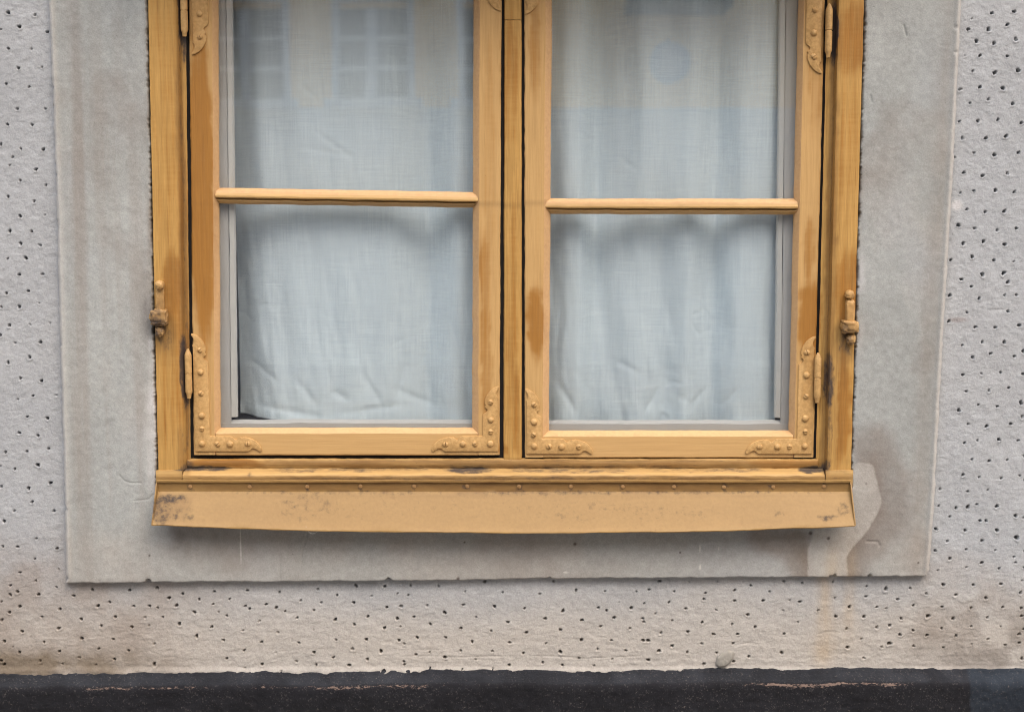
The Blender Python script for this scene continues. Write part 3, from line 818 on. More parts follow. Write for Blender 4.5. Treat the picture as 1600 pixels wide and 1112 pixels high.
# outer frame posts
upright('frame_post', [(231.5, 247, .0118), (264, 274, .0122), (270, 280, .0116), (273, 283, .0095), (277, 287, .0060), (283, 293, -.0045), (290, 298, -.0055), (291, 299, -.040), (318, 324, -.042), (318, 324, -.075), (231.5, 247, -.075)],
        -162, 733, M_pv, win)
upright('frame_post', [(1350, 1330, .0118), (1318, 1299, .0122), (1311, 1293, .0116), (1309, 1291, .0080), (1306, 1288, -.0035), (1299, 1282, -.0050), (1293, 1275, -.0055), (1292, 1274, -.040), (1268, 1250, -.042), (1268, 1250, -.075), (1350, 1330, -.075)],
        -162, 733, M_pv, win)
# mullion in two lengths, butt joint near the top of the photo
mp = [(788, 786.5, -.040), (788, 786.5, -.006), (789.5, 788, -.0035), (800, 800, -.0028), (813.5, 814, -.0035), (815, 815.5, -.006), (815, 815.5, -.040)]
mb = mp + [(830, 830, -.042), (830, 830, -.072), (772, 772, -.072), (772, 772, -.042)]
upright('mullion', mb, 31.4, 721, M_pv, win)
upright('mullion', mb, -140, 30.6, M_pv, win)
# head of the frame (above the photo)
level('frame_head', [(-162, -162, .012), (-128, -128, .012), (-124, -124, .006), (-122, -122, -.040), (-100, -100, -.042), (-100, -100, -.075), (-162, -162, -.075)], 278, 1304, M_ph, win)

# sill rail, sloping sill, blocks under the posts
def uneven(co, src, t):
    x = co[:, :, 0]
    co[:, :, 2] += .0005 * fbm(x * 9, x * 0 + 1.5, 3, 133) + .0005 * fbm(x * 60, src[None, :] * 1.0 + x * 0, 2, 134)
    co[:, :, 1] += .0009 * fbm(x * 14, x * 0 + 7.5, 3, 135)
    return co
level('sill_rail', [(716.5, 716.5, -.045), (715.5, 715.5, -.012), (716.5, 716.5, -.006), (719, 719, -.0025), (724, 724, -.0015), (729, 729, -.0030), (731.5, 731.5, -.0055), (741, 741, -.012), (741, 741, -.06), (690, 690, -.062), (690, 690, -.045)],
      292, 1279, M_ph, win, deform=uneven, wob=.0006)
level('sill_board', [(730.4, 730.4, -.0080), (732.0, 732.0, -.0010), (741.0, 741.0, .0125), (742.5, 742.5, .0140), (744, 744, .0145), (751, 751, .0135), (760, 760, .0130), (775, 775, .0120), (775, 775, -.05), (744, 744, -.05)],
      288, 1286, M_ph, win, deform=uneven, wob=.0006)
for x0, x1 in ((247.3, 287.4), (1287.3, 1329.5)):
    level('post_block', [(733.6, 733.6, -.02), (733.3, 733.3, .0105), (734.3, 734.3, .0145), (740, 740, .0152), (746.5, 746.5, .0150), (749.5, 749.5, .0140), (760, 760, .0130), (760, 760, -.05), (735, 735, -.05)],
          x0, x1, M_ph, win, wob=.0007)

# black strips added so the gaps round the sashes read dark
M_gap = simple('gap_strip_black', (0.012, 0.011, 0.011, 1), 0.9, 0.2, 60, 0.3, 0.001)
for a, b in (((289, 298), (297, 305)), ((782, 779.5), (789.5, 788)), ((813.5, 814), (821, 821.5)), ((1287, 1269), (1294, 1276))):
    upright('added_gap_strip', [(a[0], a[1], -.011), (b[0], b[1], -.011), (b[0], b[1], -.026), (a[0], a[1], -.026)], -120, 716, M_gap, win, wob=0, cstep=.02, step=.05, attrs=False)
level('added_gap_strip', [(708, 708, -.0115), (719, 719, -.0115), (719, 719, -.0262), (708, 708, -.0262)], 300, 1275, M_gap, win, wob=0, cstep=.02, step=.05, attrs=False)
# unseen hood, added to shade the top of the curtains
level('added_shade_hood', [(-166, -166, .004), (-168, -168, .030), (-176, -176, .045), (-186, -186, .060), (-190, -190, .135), (-198, -198, .153), (-214, -214, .155), (-232, -232, .110), (-262, -262, .012), (-262, -262, .004)], 222, 1360, M_ph, win, cstep=.02, step=.03)

# ------------------------------------------------------------------ sheet metal ledge
xl, xr = P(246, 752, .02)[0], P(1328, 752, .02)[0]
zf = lambda py, o: P(800, py, o)[2]
led = [(zf(749.2, .0165), .0165), (zf(749.2, .0215), .0215), (zf(750.8, .0248), .0248), (zf(753.2, .0244), .0244), (zf(754.6, .0205), .0205), (zf(767.5, .0202), .0202), (zf(769, .0215), .0215),
       (zf(818.0, .050), .050), (zf(819.8, .0512), .0512), (zf(821.2, .0508), .0508), (zf(820.2, .0495), .0495), (zf(771, .0190), .0190), (zf(752, .0182), .0182)]
def sag(co, src, t):
    x = co[:, :, 0]
    w = np.array([0, 0, 0, 0, 0, .03, .06, 1, 1, 1, 1, .06, 0, 0])
    wt = np.interp(src, np.arange(14), w)[None, :]
    b = 1 - np.clip(np.abs((x - .01) / .55), 0, 1) ** 2.2
    co[:, :, 2] -= wt * .0105 * b
    co[:, :, 1] -= wt * .003 * b
    co[:, :, 0] *= 1 + wt * .0040
    r = .0011 * fbm(x * 7, x * 0 + 4.1, 3, 140) + .0005 * fbm(x * 30, x * 0 + 9.1, 2, 141)
    co[:, :, 2] += r * (.35 + .65 * wt)
    co[:, :, 1] += .0010 * fbm(x * 11, src[None, :] * .3 + x * 0, 3, 142) * (.4 + wt)
    return co
ledge = extrude('window_ledge', [(xl, -o, z) for z, o in led], [(xr, -o, z) for z, o in led], M_ps, win, step=.006, deform=sag, wob=.0002, cstep=.005, ang=40)
for sx, xe in ((1, xl), (-1, xr)):
    pr = [(zf(752, .021) , .0205), (zf(758, .03), .026), (zf(785, .037), .037), (zf(809, .046), .047), (zf(819.0, .0508), .0510), (zf(820.5, .0508), .0510), (zf(770, .0205), .0195)]
    fl = lambda o: 1 + .0040 * min(1, max(0, (o - .022) / .028))
    A = [((xe + sx * .0004) * fl(o), -o, z) for z, o in pr]; B = [((xe - sx * .0012) * fl(o), -o, z) for z, o in pr]
    extrude('end_flap', A, B, M_ps, ledge, step=.001, wob=0, cstep=.02)

def dome_mesh(name, r, h, slot=False, n=14, rings=4, flatten=1.0):
    vs, fs = [], []
    def half(sgn=None):
        base = len(vs)
        angs = [2 * math.pi * i / n for i in range(n)] if sgn is None else [math.pi * i / (n // 2) for i in range(n // 2 + 1)]
        for k in range(rings + 1):
            a = k / rings * math.pi / 2
            for t in angs:
                x, z = r * math.cos(a) * math.cos(t), r * math.cos(a) * math.sin(t)
                if sgn is not None:
                    z = sgn * (z + r * .13)
                vs.append((x, -h * math.sin(a) ** flatten, z))
        m = len(angs)
        for k in range(rings):
            for i in range(m if sgn is None else m - 1):
                j = (i + 1) % m
                fs.append((base + k * m + i, base + k * m + j, base + (k + 1) * m + j, base + (k + 1) * m + i))
        if sgn is not None:   # wall of the slot
            left = [base + k * m for k in range(rings + 1)]; right = [base + k * m + m - 1 for k in range(rings + 1)]
            for k in range(rings):
                fs.append((left[k], left[k + 1], right[k + 1], right[k]))
    if slot:
        half(1); half(-1)
    else:
        half()
    vs2 = [(x, y + .0006, z) for x, y, z in vs]
    me = bpy.data.meshes.new(name); me.from_pydata(vs2, [], fs)
    bm = bmesh.new(); bm.from_mesh(me); bmesh.ops.remove_doubles(bm, verts=bm.verts, dist=1e-6)
    bmesh.ops.recalc_face_normals(bm, faces=bm.faces); bm.to_mesh(me); bm.free()
    smooth(me, 50)
    me.materials.append(M_pm)
    return me
ME_rivet = dome_mesh('rivet', .0054, .0050, flatten=.85)
ME_screw = dome_mesh('screw', .0044, .0038, slot=True)
ME_nail = dome_mesh('nail', .0034, .0022, flatten=.4); ME_nail.materials.clear(); ME_nail.materials.append(M_nail)
for i, nx_ in enumerate(NAILS):
    p = P(nx_, 757.5 + random.uniform(-.8, .8) + 2.5, .0204)
    link('nail', ME_nail, None, ledge, p).rotation_euler = (0, random.uniform(0, 6), 0)

# ------------------------------------------------------------------ sashes
FACE = -.0035           # outer face of the sashes
def plate_outline(vlen, hlen):
    """riveted corner plate with scrolled ends: x along the bottom rail, z up the stile (px = mm)"""
    e = hlen
    pts = [(0, 0), (e - 21, 0), (e - 18, 2), (e - 16, 4.3), (e - 12.5, 5), (e - 9, 4), (e - 5, 1), (e - 2.2, -.6), (e - .4, .6), (e, 3), (e - 1.5, 8), (e - 5, 12.5),
           (e - 9, 16.2), (e - 14, 19), (e - 20, 21.3), (e - 25, 22.2), (e - 28, 23), (e - 30.5, 21.6), (e - 33, 22.8), (e - 36, 21.6), (e - 38.5, 19.3), (e - 41, 18.4), (e - 43.5, 20.0),
           (e - 46, 22.8), (e - 48.5, 23.8), (25, 24.2), (23.8, 25.4)]
    v = vlen
    pts += [(23.8, v - 47), (23, v - 44.5), (20.5, v - 43), (17.5, v - 41), (16.3, v - 38.5), (17.3, v - 36), (19.6, v - 34.8), (20.4, v - 32.8), (18.8, v - 30.6),
            (20.2, v - 28.6), (20.6, v - 25), (19.6, v - 20), (17, v - 14), (13, v - 8.5), (8, v - 4), (3, v - 1.2), (-1.6, v), (-2.6, v - 2),
            (-.6, v - 5), (1.8, v - 9), (2.2, v - 13), (1, v - 16.5), (-1.2, v - 18.8), (0, v - 21)]
    return pts

def plate_mesh(name, vlen, hlen, fx, fz, wear_at):
    pts = plate_outline(vlen, hlen)
    bm = bmesh.new()
    vs = [bm.verts.new((fx * x * mm, -FACE * 0 - .0, fz * z * mm)) for x, z in pts]
    f = bm.faces.new(vs)
    r = bmesh.ops.extrude_face_region(bm, geom=[f])
    tv = [g for g in r['geom'] if isinstance(g, bmesh.types.BMVert)]
    for q in tv: q.co.y -= .0027
    bmesh.ops.recalc_face_normals(bm, faces=bm.faces)
    te = [e for e in bm.edges if all(abs(q.co.y + .0027) < 1e-6 for q in e.verts)]
    bmesh.ops.bevel(bm, geom=te, offset=.0006, segments=2, affect='EDGES', profile=.5)
    for q in bm.verts:
        if q.co.y > -.0005: q.co.y += .0008
    me = bpy.data.meshes.new(name); bm.to_mesh(me); bm.free()
    co = np.array([q.co[:] for q in me.vertices]) + np.array(wear_at)
    add_attrs(me, co)
    smooth(me, 30)
    return me

def add_plate(sash, px, py, vlen, hlen, fx, fz, rivv, rivh):
    """corner plate whose outer corner sits at photo point px,py; fx,fz = way the arms run"""
    c = P(px, py, FACE)
    me = plate_mesh('corner_plate', vlen, hlen, fx, fz, c)
    link('corner_plate', me, M_pm, sash, c)
    for lst, hor in ((rivv, False), (rivh, True)):
        for (d, big) in lst:
            x, z = (d, 11.5) if hor else (11.5, d)
            w = Vector((c[0] + fx * (x + random.uniform(-.6, .6)) * mm, -(FACE + .0027), c[2] + fz * (z + random.uniform(-.6, .6)) * mm))
            o = link('rivet' if big else 'screw', ME_rivet if big else ME_screw, None, sash, w)
            o.rotation_euler = (0, random.uniform(0, 3.14), 0)
            s = random.uniform(.92, 1.06); o.scale = (s, random.uniform(.8, 1.1), s)

LONG = [(12, 1), (36, 0), (57, 1), (92, 0), (126, 1), (161, 0)]
SHORT = [(12, 1), (31, 0), (51, 1), (78, 0)]
HOR = [(36, 0), (55.5, 1), (83, 0)]

def hinge_mesh(name, L, r=.0055):
    prof = [(-L / 2 - .010, 0), (-L / 2 - .0095, r * .55), (-L / 2 - .003, r * .72), (-L / 2, r * .97), (-L / 2 + .0015, r), (-L / 4, r), (-.004, r), (-.0012, r), (-.0004, r * .86), (.0004, r * .86), (.0012, r), (.004, r), (L / 4, r), (L / 2 - .0015, r), (L / 2, r * .97), (L / 2 + .004, r * .72), (L / 2 + .009, r * .30), (L / 2 + .0095, 0)]
    n = 16; vs = []; fs = []
    for (z, q) in prof:
        for i in range(n):
            t = 2 * math.pi * i / n; vs.append((q * math.cos(t), q * math.sin(t), z + .0004 * math.sin(3 * t + z * 300)))
    for k in range(len(prof) - 1):
        for i in range(n):
            j = (i + 1) % n; fs.append((k * n + i, k * n + j, (k + 1) * n + j, (k + 1) * n + i))
    me = bpy.data.meshes.new(name); me.from_pydata(vs, [], fs)
    bm = bmesh.new(); bm.from_mesh(me); bmesh.ops.remove_doubles(bm, verts=bm.verts, dist=1e-7); bmesh.ops.recalc_face_normals(bm, faces=bm.faces); bm.to_mesh(me); bm.free()
    smooth(me, 40); me.materials.append(M_pm)
    return me
ME_hinge = hinge_mesh('hinge_pin', .062)

def make_sash(name, lab, lo, li, ri, ro, lip, bot, ytr, mun, hinge_side):
    """lo/li/ri/ro: (px at y=0, px at y=712) of outer and glass edges; bot=(rail top py, sash bottom py)"""
    s = empty(name, P((lo[1] + ro[1]) / 2, bot[1], 0), win)
    s['label'] = lab
    F = FACE
    def st(o_, i_, side):
        d = 1 if side == 'l' else -1
        return [(o_[0], o_[1], -.027), (o_[0], o_[1], F - .0015), (o_[0] + d * 1.6, o_[1] + d * 1.6, F), (i_[0] - d * 10.0, i_[1] - d * 10.0, F + .0002), (i_[0] - d * 8.6, i_[1] - d * 8.6, F - .0012),
                (i_[0] - d * 1.0, i_[1] - d * 1.0, F - .0125), (i_[0], i_[1], F - .0165), (i_[0], i_[1], -.027)]
    upright('stile', st(lo, li, 'l'), YT, bot[1], M_sv, s, wob=.0005, second=(M_putty, (3, 4, 5)))
    upright('stile', st(ro, ri, 'r'), YT, bot[1], M_sv, s, wob=.0005, second=(M_putty, (3, 4, 5)))
    def ux(a, py): return a[0] + (a[1] - a[0]) * py / 712.0
    t, b = bot
    level('bottom_rail', [(t - 1.0, t - 1.0, -.027), (t - .8, t - .8, F - .0165), (t + .2, t + .2, F - .0125), (t + 7.2, t + 7.2, F - .0016), (t + 8.8, t + 8.8, F - .0003), (b - 1.6, b - 1.6, F - .0004), (b, b, F - .002), (b, b, -.027)],
          ux(li, t) - 8.5, ux(ri, t) + 8.5, M_sh, s, wob=.0004, second=(M_putty, (1, 2, 3)))
    level('top_rail', [(YT, YT, -.027), (YT, YT, F - .0006), (YT + 34, YT + 34, F - .0005), (YT + 44, YT + 44, F - .0165), (YT + 44, YT + 44, -.027)], ux(li, YT) - 8.5, ux(ri, YT) + 8.5, M_ph, s)
    ml, mr = mun           # top edge of the glazing bar at both ends, height 25
    def mprof(h): return (lambda k: (ml + k * h, mr + k * h))
    q = mprof(1.0)
    rows = [(0, -.027), (0, F - .0165), (1.0, F - .0140), (4.5, F - .0060), (8.0, F - .0035), (12.0, F - .0016), (14.3, F - .0018), (15.4, F - .0034), (15.9, F - .0095), (17.4, F - .0100), (18.2, F - .0062), (19.2, F - .0058), (23.0, F - .0125), (24.6, F - .0165), (24.8, -.027)]
    def chips(co, src, tt):
        x = co[:, :, 0]
        w = np.interp(src, [0, 6, 7, 8, 9, 11, 13, 15], [0, .2, 1, 1, 1, 1, .6, 0])[None, :]
        co[:, :, 2] += w * (.0010 * fbm(x * 35, x * 0 + ml, 3, int(ml)) + .0014 * np.maximum(0, fbm(x * 90, x * 0 + 2.0, 2, int(ml) + 3) - .35))
        return co
    level('glazing_bar', [(*q(k), o_) for k, o_ in rows], ux(li, ml) - 8, ux(ri, ml) + 8, M_ph, s, wob=.0004, deform=chips, ang=28, second=(M_putty, (1, 2, 3)))
    # panes
    for (pt, pb) in ((YT + 42, (ml + mr) / 2 + 4), ((ml + mr) / 2 + 21, t + 2)):
        A0, A1 = P(ux(li, (pt + pb) / 2) - 3, pb, GLASS_OUT), P(ux(ri, (pt + pb) / 2) + 3, pt, GLASS_OUT)
        box('window_pane', (A0[0], .0192, A0[2]), (A1[0], .0215, A1[2]), M_glass, s)
    # plates
    lx, rx = lo, ro
    L, Rr = (LONG, SHORT) if hinge_side == 'l' else (SHORT, LONG)
    lenL, lenR = (187, 104) if hinge_side == 'l' else (104, 187)
    add_plate(s, ux(lo, 704) + 2.6, bot[1] - 6.5, lenL, 105, 1, 1, L, HOR)
    add_plate(s, ux(ro, 704) - 2.6, bot[1] - 6.5, lenR, 105, -1, 1, Rr, HOR)
    tl, tr = (ytr[0] - lenL, ytr[1] - lenR)
    add_plate(s, ux(lo, 0) + 2.6, tl, lenL, 105, 1, -1, L, HOR)
    add_plate(s, ux(ro, 0) - 2.6, tr, lenR, 105, -1, -1, Rr, HOR)
    return s

sashL = make_sash('sash', 'left casement with its glazing bar sagging to the right', (295.5, 303), (341.5, 345), (739.5, 737.5), (783.5, 780.5), None, (668.5, 711.0), (78, 13), (293.5, 300.0), 'l')
sashR = make_sash('sash', 'right casement, hung a little lower than the other', (819.5, 820), (862.5, 857.5), (1247, 1231), (1288.5, 1270.5), None, (673.0, 715.0), (18, 108), (310.0, 310.5), 'r')
for s, px_, y0, y1 in ((sashL, 294.5, 545, 622), (sashL, 287.5, -22, 55), (sashR, 1277.5, 551, 629), (sashR, 1295, 8, 88)):
    c = P(px_, (y0 + y1) / 2, .0035)
    o = link('hinge_pin', ME_hinge, None, s, c)
    o.scale = (1, 1, (y1 - y0) / 80.0)

# ------------------------------------------------------------------ shutter pins on the posts (thick with paint)
def lump(name, parent, c, rx, ry, rz, seed, boxy=1.0, amp=.12, mat=None):
    bm = bmesh.new(); bmesh.ops.create_icosphere(bm, subdivisions=4, radius=1.0)
    for v in bm.verts:
        d = v.co.normalized()
        p = Vector([math.copysign(abs(q) ** boxy, q) for q in d])
        nn = float(fbm(np.array([d.x * 2.2 + seed + d.y]), np.array([d.z * 2.6 - d.y + seed * 2]), 3, seed)[0])
        p *= 1 + amp * nn + amp * .6 * float(fbm(np.array([d.x * 5.5 + d.y * 3 + seed]), np.array([d.z * 6.5 - d.y * 2]), 2, seed + 40)[0])
        v.co = (p.x * rx, p.y * ry, p.z * rz)
    me = bpy.data.meshes.new(name); bm.to_mesh(me); bm.free()
    add_attrs(me, np.array([v.co[:] for v in me.vertices]) + np.array(c))
    smooth(me, 80)
    return link(name, me, mat or M_pm, parent, c)

for side, cx, ys, lab in (('l', 249.5, (444, 463, 496, 518), 'shutter pin clogged with paint, lower than the top hinge'), ('r', 1327.5, (459, 484, 510, 530), None)):
    pin = empty('shutter_pin', P(cx, ys[2], .012), win)
    k = 1
    lump('pin_head', pin, P(cx, ys[0] + 1, .0185), .0070, .0075, .0070, 3 if side == 'l' else 8, .85)
    lump('pin_shaft', pin, P(cx + (1 if side == 'l' else 0), ys[1] + 4, .0135 if side == 'l' else .0165), .0066, .0035 if side == 'l' else .0075, .0200, 5 if side == 'l' else 9, .42, .10)
    lump('collar', pin, P(cx, ys[2], .0185), .0132, .0110, .0118 if side == 'l' else .0095, 21 if side == 'l' else 13, .45, .22)
    lump('pin_foot', pin, P(cx + (0 if side == 'l' else 2), ys[3], .0175), .0072, .0075, .0078, 15 if side == 'l' else 17, .8, .2)

# ------------------------------------------------------------------ grey inner sashes behind the glass
def inner_sash(lo, li, ri, ro, t, b, lab):
    s = empty('inner_sash', P((li[1] + ri[1]) / 2, b, -.04), win)
    s['label'] = lab
    f = -.029
    def st(o_, i_, d):
        return [(o_[0], o_[1], -.046), (o_[0], o_[1], f), (i_[0] - d * 12, i_[1] - d * 12, f), (i_[0] - d * 11, i_[1] - d * 11, f - .0005), (i_[0] - d * 10.5, i_[1] - d * 10.5, -.046)]
    def bd(i_, d):
        return [(i_[0] - d * 10.4, i_[1] - d * 10.4, -.040), (i_[0] - d * 10.4, i_[1] - d * 10.4, f + .0012), (i_[0] - d * 3, i_[1] - d * 3, f - .001), (i_[0], i_[1], f - .0055), (i_[0], i_[1], -.040)]
    upright('stile', st(lo, li, 1), -140, b + 14, M_grey, s, cstep=.01, step=.02)
    upright('stile', st(ro, ri, -1), -140, b + 14, M_grey, s, cstep=.01, step=.02)
    upright('bead', bd(li, 1), -140, t + .6, M_greyl, s, cstep=.01, step=.012, wob=.0004)
    upright('bead', bd(ri, -1), -140, t + .6, M_greyl, s, cstep=.01, step=.012, wob=.0004)
    xa, xb_ = lo[1] + 2, ro[1] - 2
    level('bottom_rail', [(t, t, -.046), (t, t, f - .0055), (t + 5, t + 5, f - .0012), (t + 6, t + 6, f + .0006), (b + 14, b + 14, f + .0006), (b + 14, b + 14, -.046)], lo[1] + 3, ro[1] - 3, M_grey, s, cstep=.01, step=.012, wob=.0006)
    A0, A1 = P(li[1] - 6, b, -.036), P(ri[0] + 6, -139, -.036)
    box('window_pane', (A0[0], .0352, A0[2]), (A1[0], .0374, A1[2]), M_glass, s)
    return s
inner_sash((326, 330), (364, 373), (750, 748), (772, 772), 655, 668, 'grey painted inner sash behind the left casement')
inner_sash((836, 836), (846, 846), (1217, 1208), (1262, 1246), 656, 672, 'grey painted inner sash behind the right casement')

# ================================================================== CURTAINS
def curtain(name, x0, x1, ctrl, hem, lab, seed, pins, side_drift):
    """ctrl: (photo x, out in mm) of the fold profile; hem: (photo x, photo y) of the lower edge"""
    nx_, nz_ = 240, 300
    z_top = P(800, -150, -.06)[2]
    u = np.linspace(0, 1, nx_)
    xa, xb_ = P(x0, 400, -.07)[0], P(x1, 400, -.07)[0]
    cx = np.array([P(a, 400, -.07)[0] for a, b in ctrl]); cy = np.array([b for a, b in ctrl]) * mm
    xs_ = xa + (xb_ - xa) * u
    d = np.interp(xs_, cx, cy)
    k = np.exp(-np.linspace(-2, 2, 19) ** 2); k /= k.sum()
    d = np.convolve(np.pad(d, 9, mode='edge'), k, 'valid')
    hx = np.array([P(a, b, -.065)[0] for a, b in hem]); hz = np.array([P(a, b, -.065)[2] for a, b in hem])
    zbot = np.interp(xs_, hx, hz) + .0012 * fbm(xs_ * 40, xs_ * 0 + 1.0, 3, seed)
    v = np.linspace(0, 1, nz_)[:, None]
    Zc = zbot[None] * (1 - v) + z_top * v
    Xc = xs_[None] + 0 * v
    h01 = np.clip((Zc - zbot[None]) / (z_top - zbot[None]), 0, 1)
    relax = .75 + .25 * sstep(.0, .5, h01)
    mean = -.048
    D = mean + (d[None] - mean) * relax
    D += -.002 + .018 * fbm(Xc * 9 + .5 * h01, Zc * 1.1, 3, seed + 1) + .0065 * fbm(Xc * 26 + Zc * 3, Zc * 6, 3, seed + 2) * sstep(.8, .0, h01)
    # creases: sharp little valleys, denser near the hem
    w1 = fbm(Xc * 14 + Zc * 9, Zc * 13 - Xc * 5, 3, seed + 3); w2 = fbm(Xc * 20 - Zc * 12, Zc * 18 + Xc * 8, 3, seed + 4)
    m1 = sstep(.1, .5, fbm(Xc * 7, Zc * 9, 2, seed + 8)); m2 = sstep(.1, .5, fbm(Xc * 8, Zc * 7, 2, seed + 9))
    D += -.0022 * np.exp(-(w1 / .09) ** 2) * sstep(.40, .04, h01) * m1 - .0020 * np.exp(-(w2 / .10) ** 2) * sstep(.30, .0, h01) * m2
    D += .004 * sstep(.05, .0, h01) * fbm(Xc * 18, Zc * 0 + 3, 3, seed + 6)
    # ironing folds that cross the cloth
    for (a, b, c_, e_, k_) in pins:
        p, q = P(a, b, -.06), P(c_, e_, -.06)
        dx, dz = q[0] - p[0], q[2] - p[2]
        t = np.clip(((Xc - p[0]) * dx + (Zc - p[2]) * dz) / (dx * dx + dz * dz), 0, 1)
        dist = np.hypot(Xc - p[0] - dx * t, Zc - p[2] - dz * t)
        D += -.0013 * k_ * np.exp(-(dist / (.0030 + .0014 * k_)) ** 2) * np.sin(np.pi * np.clip(t, .03, .97))
    D = -.0395 - .004 * np.logaddexp(0, (-.0395 - D) / .004)
    Xc = Xc + side_drift * (1 - h01) * (u[None] if side_drift < 0 else (1 - u[None]))
    co = np.stack([Xc, -D, Zc], -1).reshape(-1, 3)
    idx = np.arange(nx_ * nz_).reshape(nz_, nx_)
    q = np.stack([idx[:-1, :-1], idx[:-1, 1:], idx[1:, 1:], idx[1:, :-1]], -1).reshape(-1, 4)
    me = bpy.data.meshes.new(name); me.from_pydata(co.tolist(), [], q.tolist()); smooth(me, 90)
    o = link(name, me, M_linen)
    md = o.modifiers.new('cloth thickness', 'SOLIDIFY'); md.thickness = .0006
    tag(o, lab, 'curtain', 'linen curtains behind the panes')
    return o
curtain('curtain', 362, 775, [(355, -88), (380, -74), (410, -54), (470, -41), (560, -41), (608, -50), (645, -76), (668, -90), (690, -72), (715, -50), (745, -58), (775, -72)],
        [(350, 648), (375, 649), (400, 652), (440, 656), (470, 662), (775, 664)], 'white linen curtain in the left casement, its lower left corner lifted off the sill', 210,
        [(490, 205, 555, 250, 1), (460, 230, 560, 246, 1), (465, 130, 500, 160, 1), (512, 608, 548, 624, 2.2), (455, 585, 500, 640, 2), (385, 630, 520, 652, 2.2), (560, 575, 600, 640, 1.8), (630, 560, 615, 640, 1.6),
         (700, 480, 735, 620, 2.5), (440, 600, 380, 560, 1.6), (600, 600, 690, 640, 1.6), (520, 645, 640, 630, 1.6)], .006)
curtain('curtain', 838, 1226, [(830, -72), (862, -62), (885, -46), (908, -46), (932, -82), (962, -56), (1000, -41), (1040, -54), (1078, -44), (1122, -82), (1160, -46), (1195, -42), (1215, -56), (1230, -70)],
        [(830, 665), (1230, 664)], 'white linen curtain in the right casement, hanging straight down to the sill', 260,
        [(970, 245, 1000, 268, 1), (870, 590, 905, 650, 2.4), (900, 570, 925, 620, 2), (1130, 640, 1175, 590, 1.6), (960, 560, 1010, 585, 1.6), (1040, 600, 1010, 650, 1.6), (1080, 640, 1120, 600, 1.4), (880, 470, 870, 560, 2)], -.014)

# ------------------------------------------------------------------ dark room behind
M_room = simple('dim_room_walls', (0.16, 0.15, 0.14, 1), 0.9, 0.1, 2, 0, 0)
bm = bmesh.new()
rv = [(-1.3, .02, .3), (1.3, .02, .3), (1.3, 3.0, .3), (-1.3, 3.0, .3), (-1.3, .02, 2.75), (1.3, .02, 2.75), (1.3, 3.0, 2.75), (-1.3, 3.0, 2.75)]
me = bpy.data.meshes.new('room')
me.from_pydata(rv, [], [(0, 1, 2, 3), (4, 7, 6, 5), (1, 5, 6, 2), (2, 6, 7, 3), (3, 7, 4, 0)])
bm.free()
tag(link('room', me, M_room), None, kind='structure')

# ================================================================== ACROSS THE STREET (seen mirrored in the panes)
M_cream = simple('cream_facade', lin(252, 206, 136), 0.9, 0.06, 3, 0.2, 0.004)
M_base = simple('blue_grey_base', lin(212, 206, 196), 0.9, 0.08, 3, 0.2, 0.004)
M_white = simple('white_trim', lin(206, 204, 200), 0.6, 0.04, 10, 0, 0)
M_dark = simple('dark_window_glass', lin(60, 48, 40), 0.15, 0.1, 3, 0, 0)
M_iron = simple('dark_iron', lin(40, 44, 50), 0.5, 0.1, 20, 0, 0)
M_tile = simple('roof_tile', lin(120, 70, 52), 0.8, 0.1, 8, 0.3, 0.01)
th = empty('townhouse', (0, -STREET, 0.12))
tag(th, 'cream townhouse with white window trim across the street, mirrored in the upper panes', 'house')
YF = -STREET
zbase = RP(583, 168)[1]
box('facade', (-14, YF - .6, zbase), (14, YF, 7.6), M_cream, th)
box('base_course', (-14, YF - .6, .12), (14, YF + .05, zbase - .004), M_base, th)
me = bpy.data.meshes.new('roof')
me.from_pydata([(-14.3, YF + .45, 7.55), (14.3, YF + .45, 7.55), (14.3, YF - 4, 9.4), (-14.3, YF - 4, 9.4), (-14.3, YF + .45, 7.7), (14.3, YF + .45, 7.7), (14.3, YF - 4, 9.6), (-14.3, YF - 4, 9.6)], [],
               [(0, 1, 2, 3), (4, 7, 6, 5), (0, 4, 5, 1), (1, 5, 6, 2), (2, 6, 7, 3), (3, 7, 4, 0)])
link('roof', me, M_tile, th)
zt, zbm = RP(583, 14)[1], RP(583, 155)[1]
w0, w1 = RP(527, 60)[0], RP(638, 60)[0]
hw = (w1 - w0) / 2; pitch_x = RP(583, 60)[0] - RP(385, 60)[0]
for i in range(-5, 9):
    cx = RP(583, 60)[0] + (i - 1) * pitch_x
    if 0.6 < cx < 3.4:        # the doorway bay
        continue
    f = .06
    def wb(nm, x0, x1, z0, z1, y0, y1, m, par): return box(nm, (x0, YF + y0, z0), (x1, YF + y1, z1), m, par)
    wn_ = wb('window', cx - hw, cx + hw, zbm, zt, .004, .02, M_dark, th)
    wb('frame', cx - hw - f, cx - hw, zbm, zt + f, .004, .06, M_white, wn_); wb('frame', cx + hw, cx + hw + f, zbm, zt + f, .004, .06, M_white, wn_)
    wb('frame', cx - .045, cx + .045, zbm, zt, .021, .05, M_white, wn_)
    wb('lintel', cx - hw - f, cx + hw + f, zt + f + .002, zt + f + .07, .004, .08, M_white, wn_)
    wb('sill', cx - hw - .14, cx + hw + .14, zbm - .09, zbm - .002, .004, .14, M_white, wn_)
    for k in (1, 2):
        zz = zbm + (zt - zbm) * k / 3
        wb('glazing_bar', cx - hw, cx - .046, zz - .02, zz + .02, .021, .045, M_white, wn_); wb('glazing_bar', cx + .046, cx + hw, zz - .02, zz + .02, .021, .045, M_white, wn_)
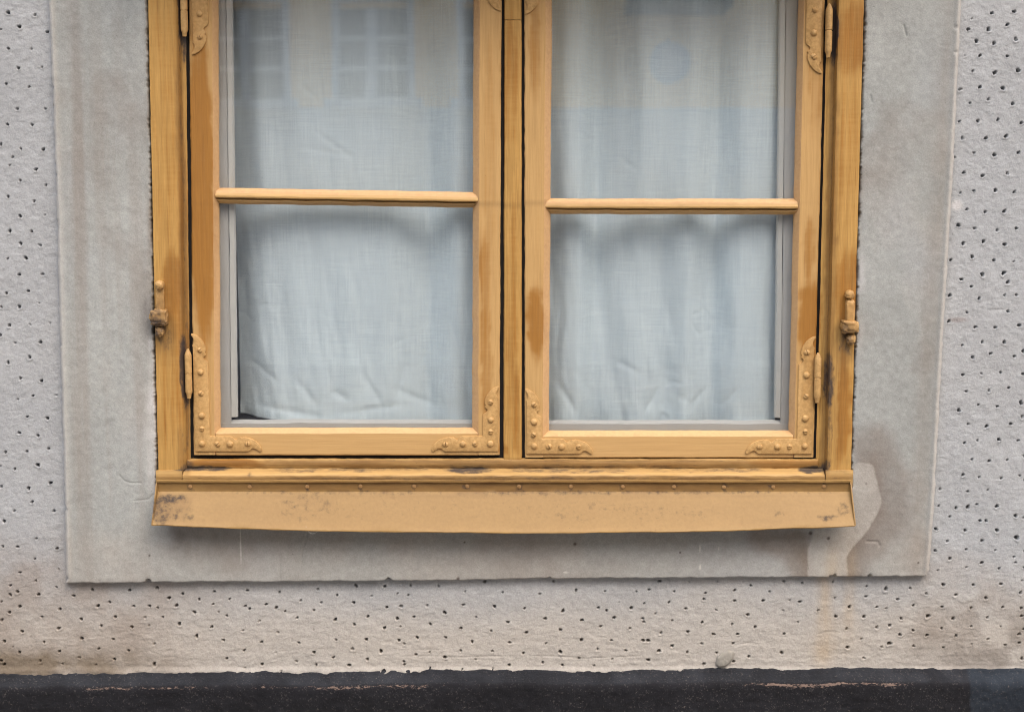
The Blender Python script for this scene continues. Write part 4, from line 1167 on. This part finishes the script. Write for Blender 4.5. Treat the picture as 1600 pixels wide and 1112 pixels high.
# door hood and round sign
hx0, hx1 = RP(976, 12)[0], RP(1130, 12)[0]
hood = box('door_hood', (hx0, YF + .006, RP(1050, 24)[1]), (hx1, YF + .7, RP(1050, 4)[1]), M_iron)
tag(hood, 'dark flat hood over the doorway across the street, mirrored high in the right casement', 'door hood')
me = bpy.data.meshes.new('round_sign')
bm = bmesh.new(); bmesh.ops.create_cone(bm, cap_ends=True, segments=40, radius1=.19, radius2=.19, depth=.05)
bmesh.ops.bevel(bm, geom=[e for e in bm.edges if len(e.link_faces) == 2 and e.calc_face_angle() > 1], offset=.012, segments=2, affect='EDGES')
bmesh.ops.rotate(bm, verts=bm.verts, matrix=Matrix.Rotation(math.pi / 2, 3, 'X')); bm.to_mesh(me); bm.free()
sx, sz = RP(1047, 98, .4)
sg = empty('round_sign', (sx, YF + .4, sz)); tag(sg, 'pale round sign hanging across the street, mirrored in the upper right pane', 'sign')
link('disc', me, simple('slate_disc', lin(168, 168, 170), .6, .1, 6, 0, 0), sg, (sx, YF + .4, sz)); smooth(me, 40)
box('bracket', (sx - .012, YF + .02, sz + .188), (sx + .012, YF + .43, sz + .212), M_iron, sg)

# ------------------------------------------------------------------ loose cobweb thread under the ledge
M_thread = simple('cobweb_silk', (0.6, 0.58, 0.55, 1), 0.6, 0.05, 50, 0, 0)
cu = bpy.data.curves.new('cobweb_thread', 'CURVE'); cu.dimensions = '3D'; cu.bevel_depth = .00022; cu.bevel_resolution = 1
sp = cu.splines.new('POLY'); tp = [(478, 822), (480, 828), (484, 832), (488, 833.5), (493, 832), (498, 828), (500, 823)]
sp.points.add(len(tp) - 1)
for i, (a, b) in enumerate(tp):
    sp.points[i].co = (*P(a, b, .05 + .002 * math.sin(i)), 1)
co_ = bpy.data.objects.new('tmp_thread', cu); col.objects.link(co_)
dg = bpy.context.evaluated_depsgraph_get()
me = bpy.data.meshes.new_from_object(co_.evaluated_get(dg)); bpy.data.objects.remove(co_); bpy.data.curves.remove(cu)
me.name = 'cobweb_thread'; me.materials.clear()
tag(link('cobweb_thread', me, M_thread), 'fine loop of cobweb hanging from the lower edge of the ledge', 'cobweb')
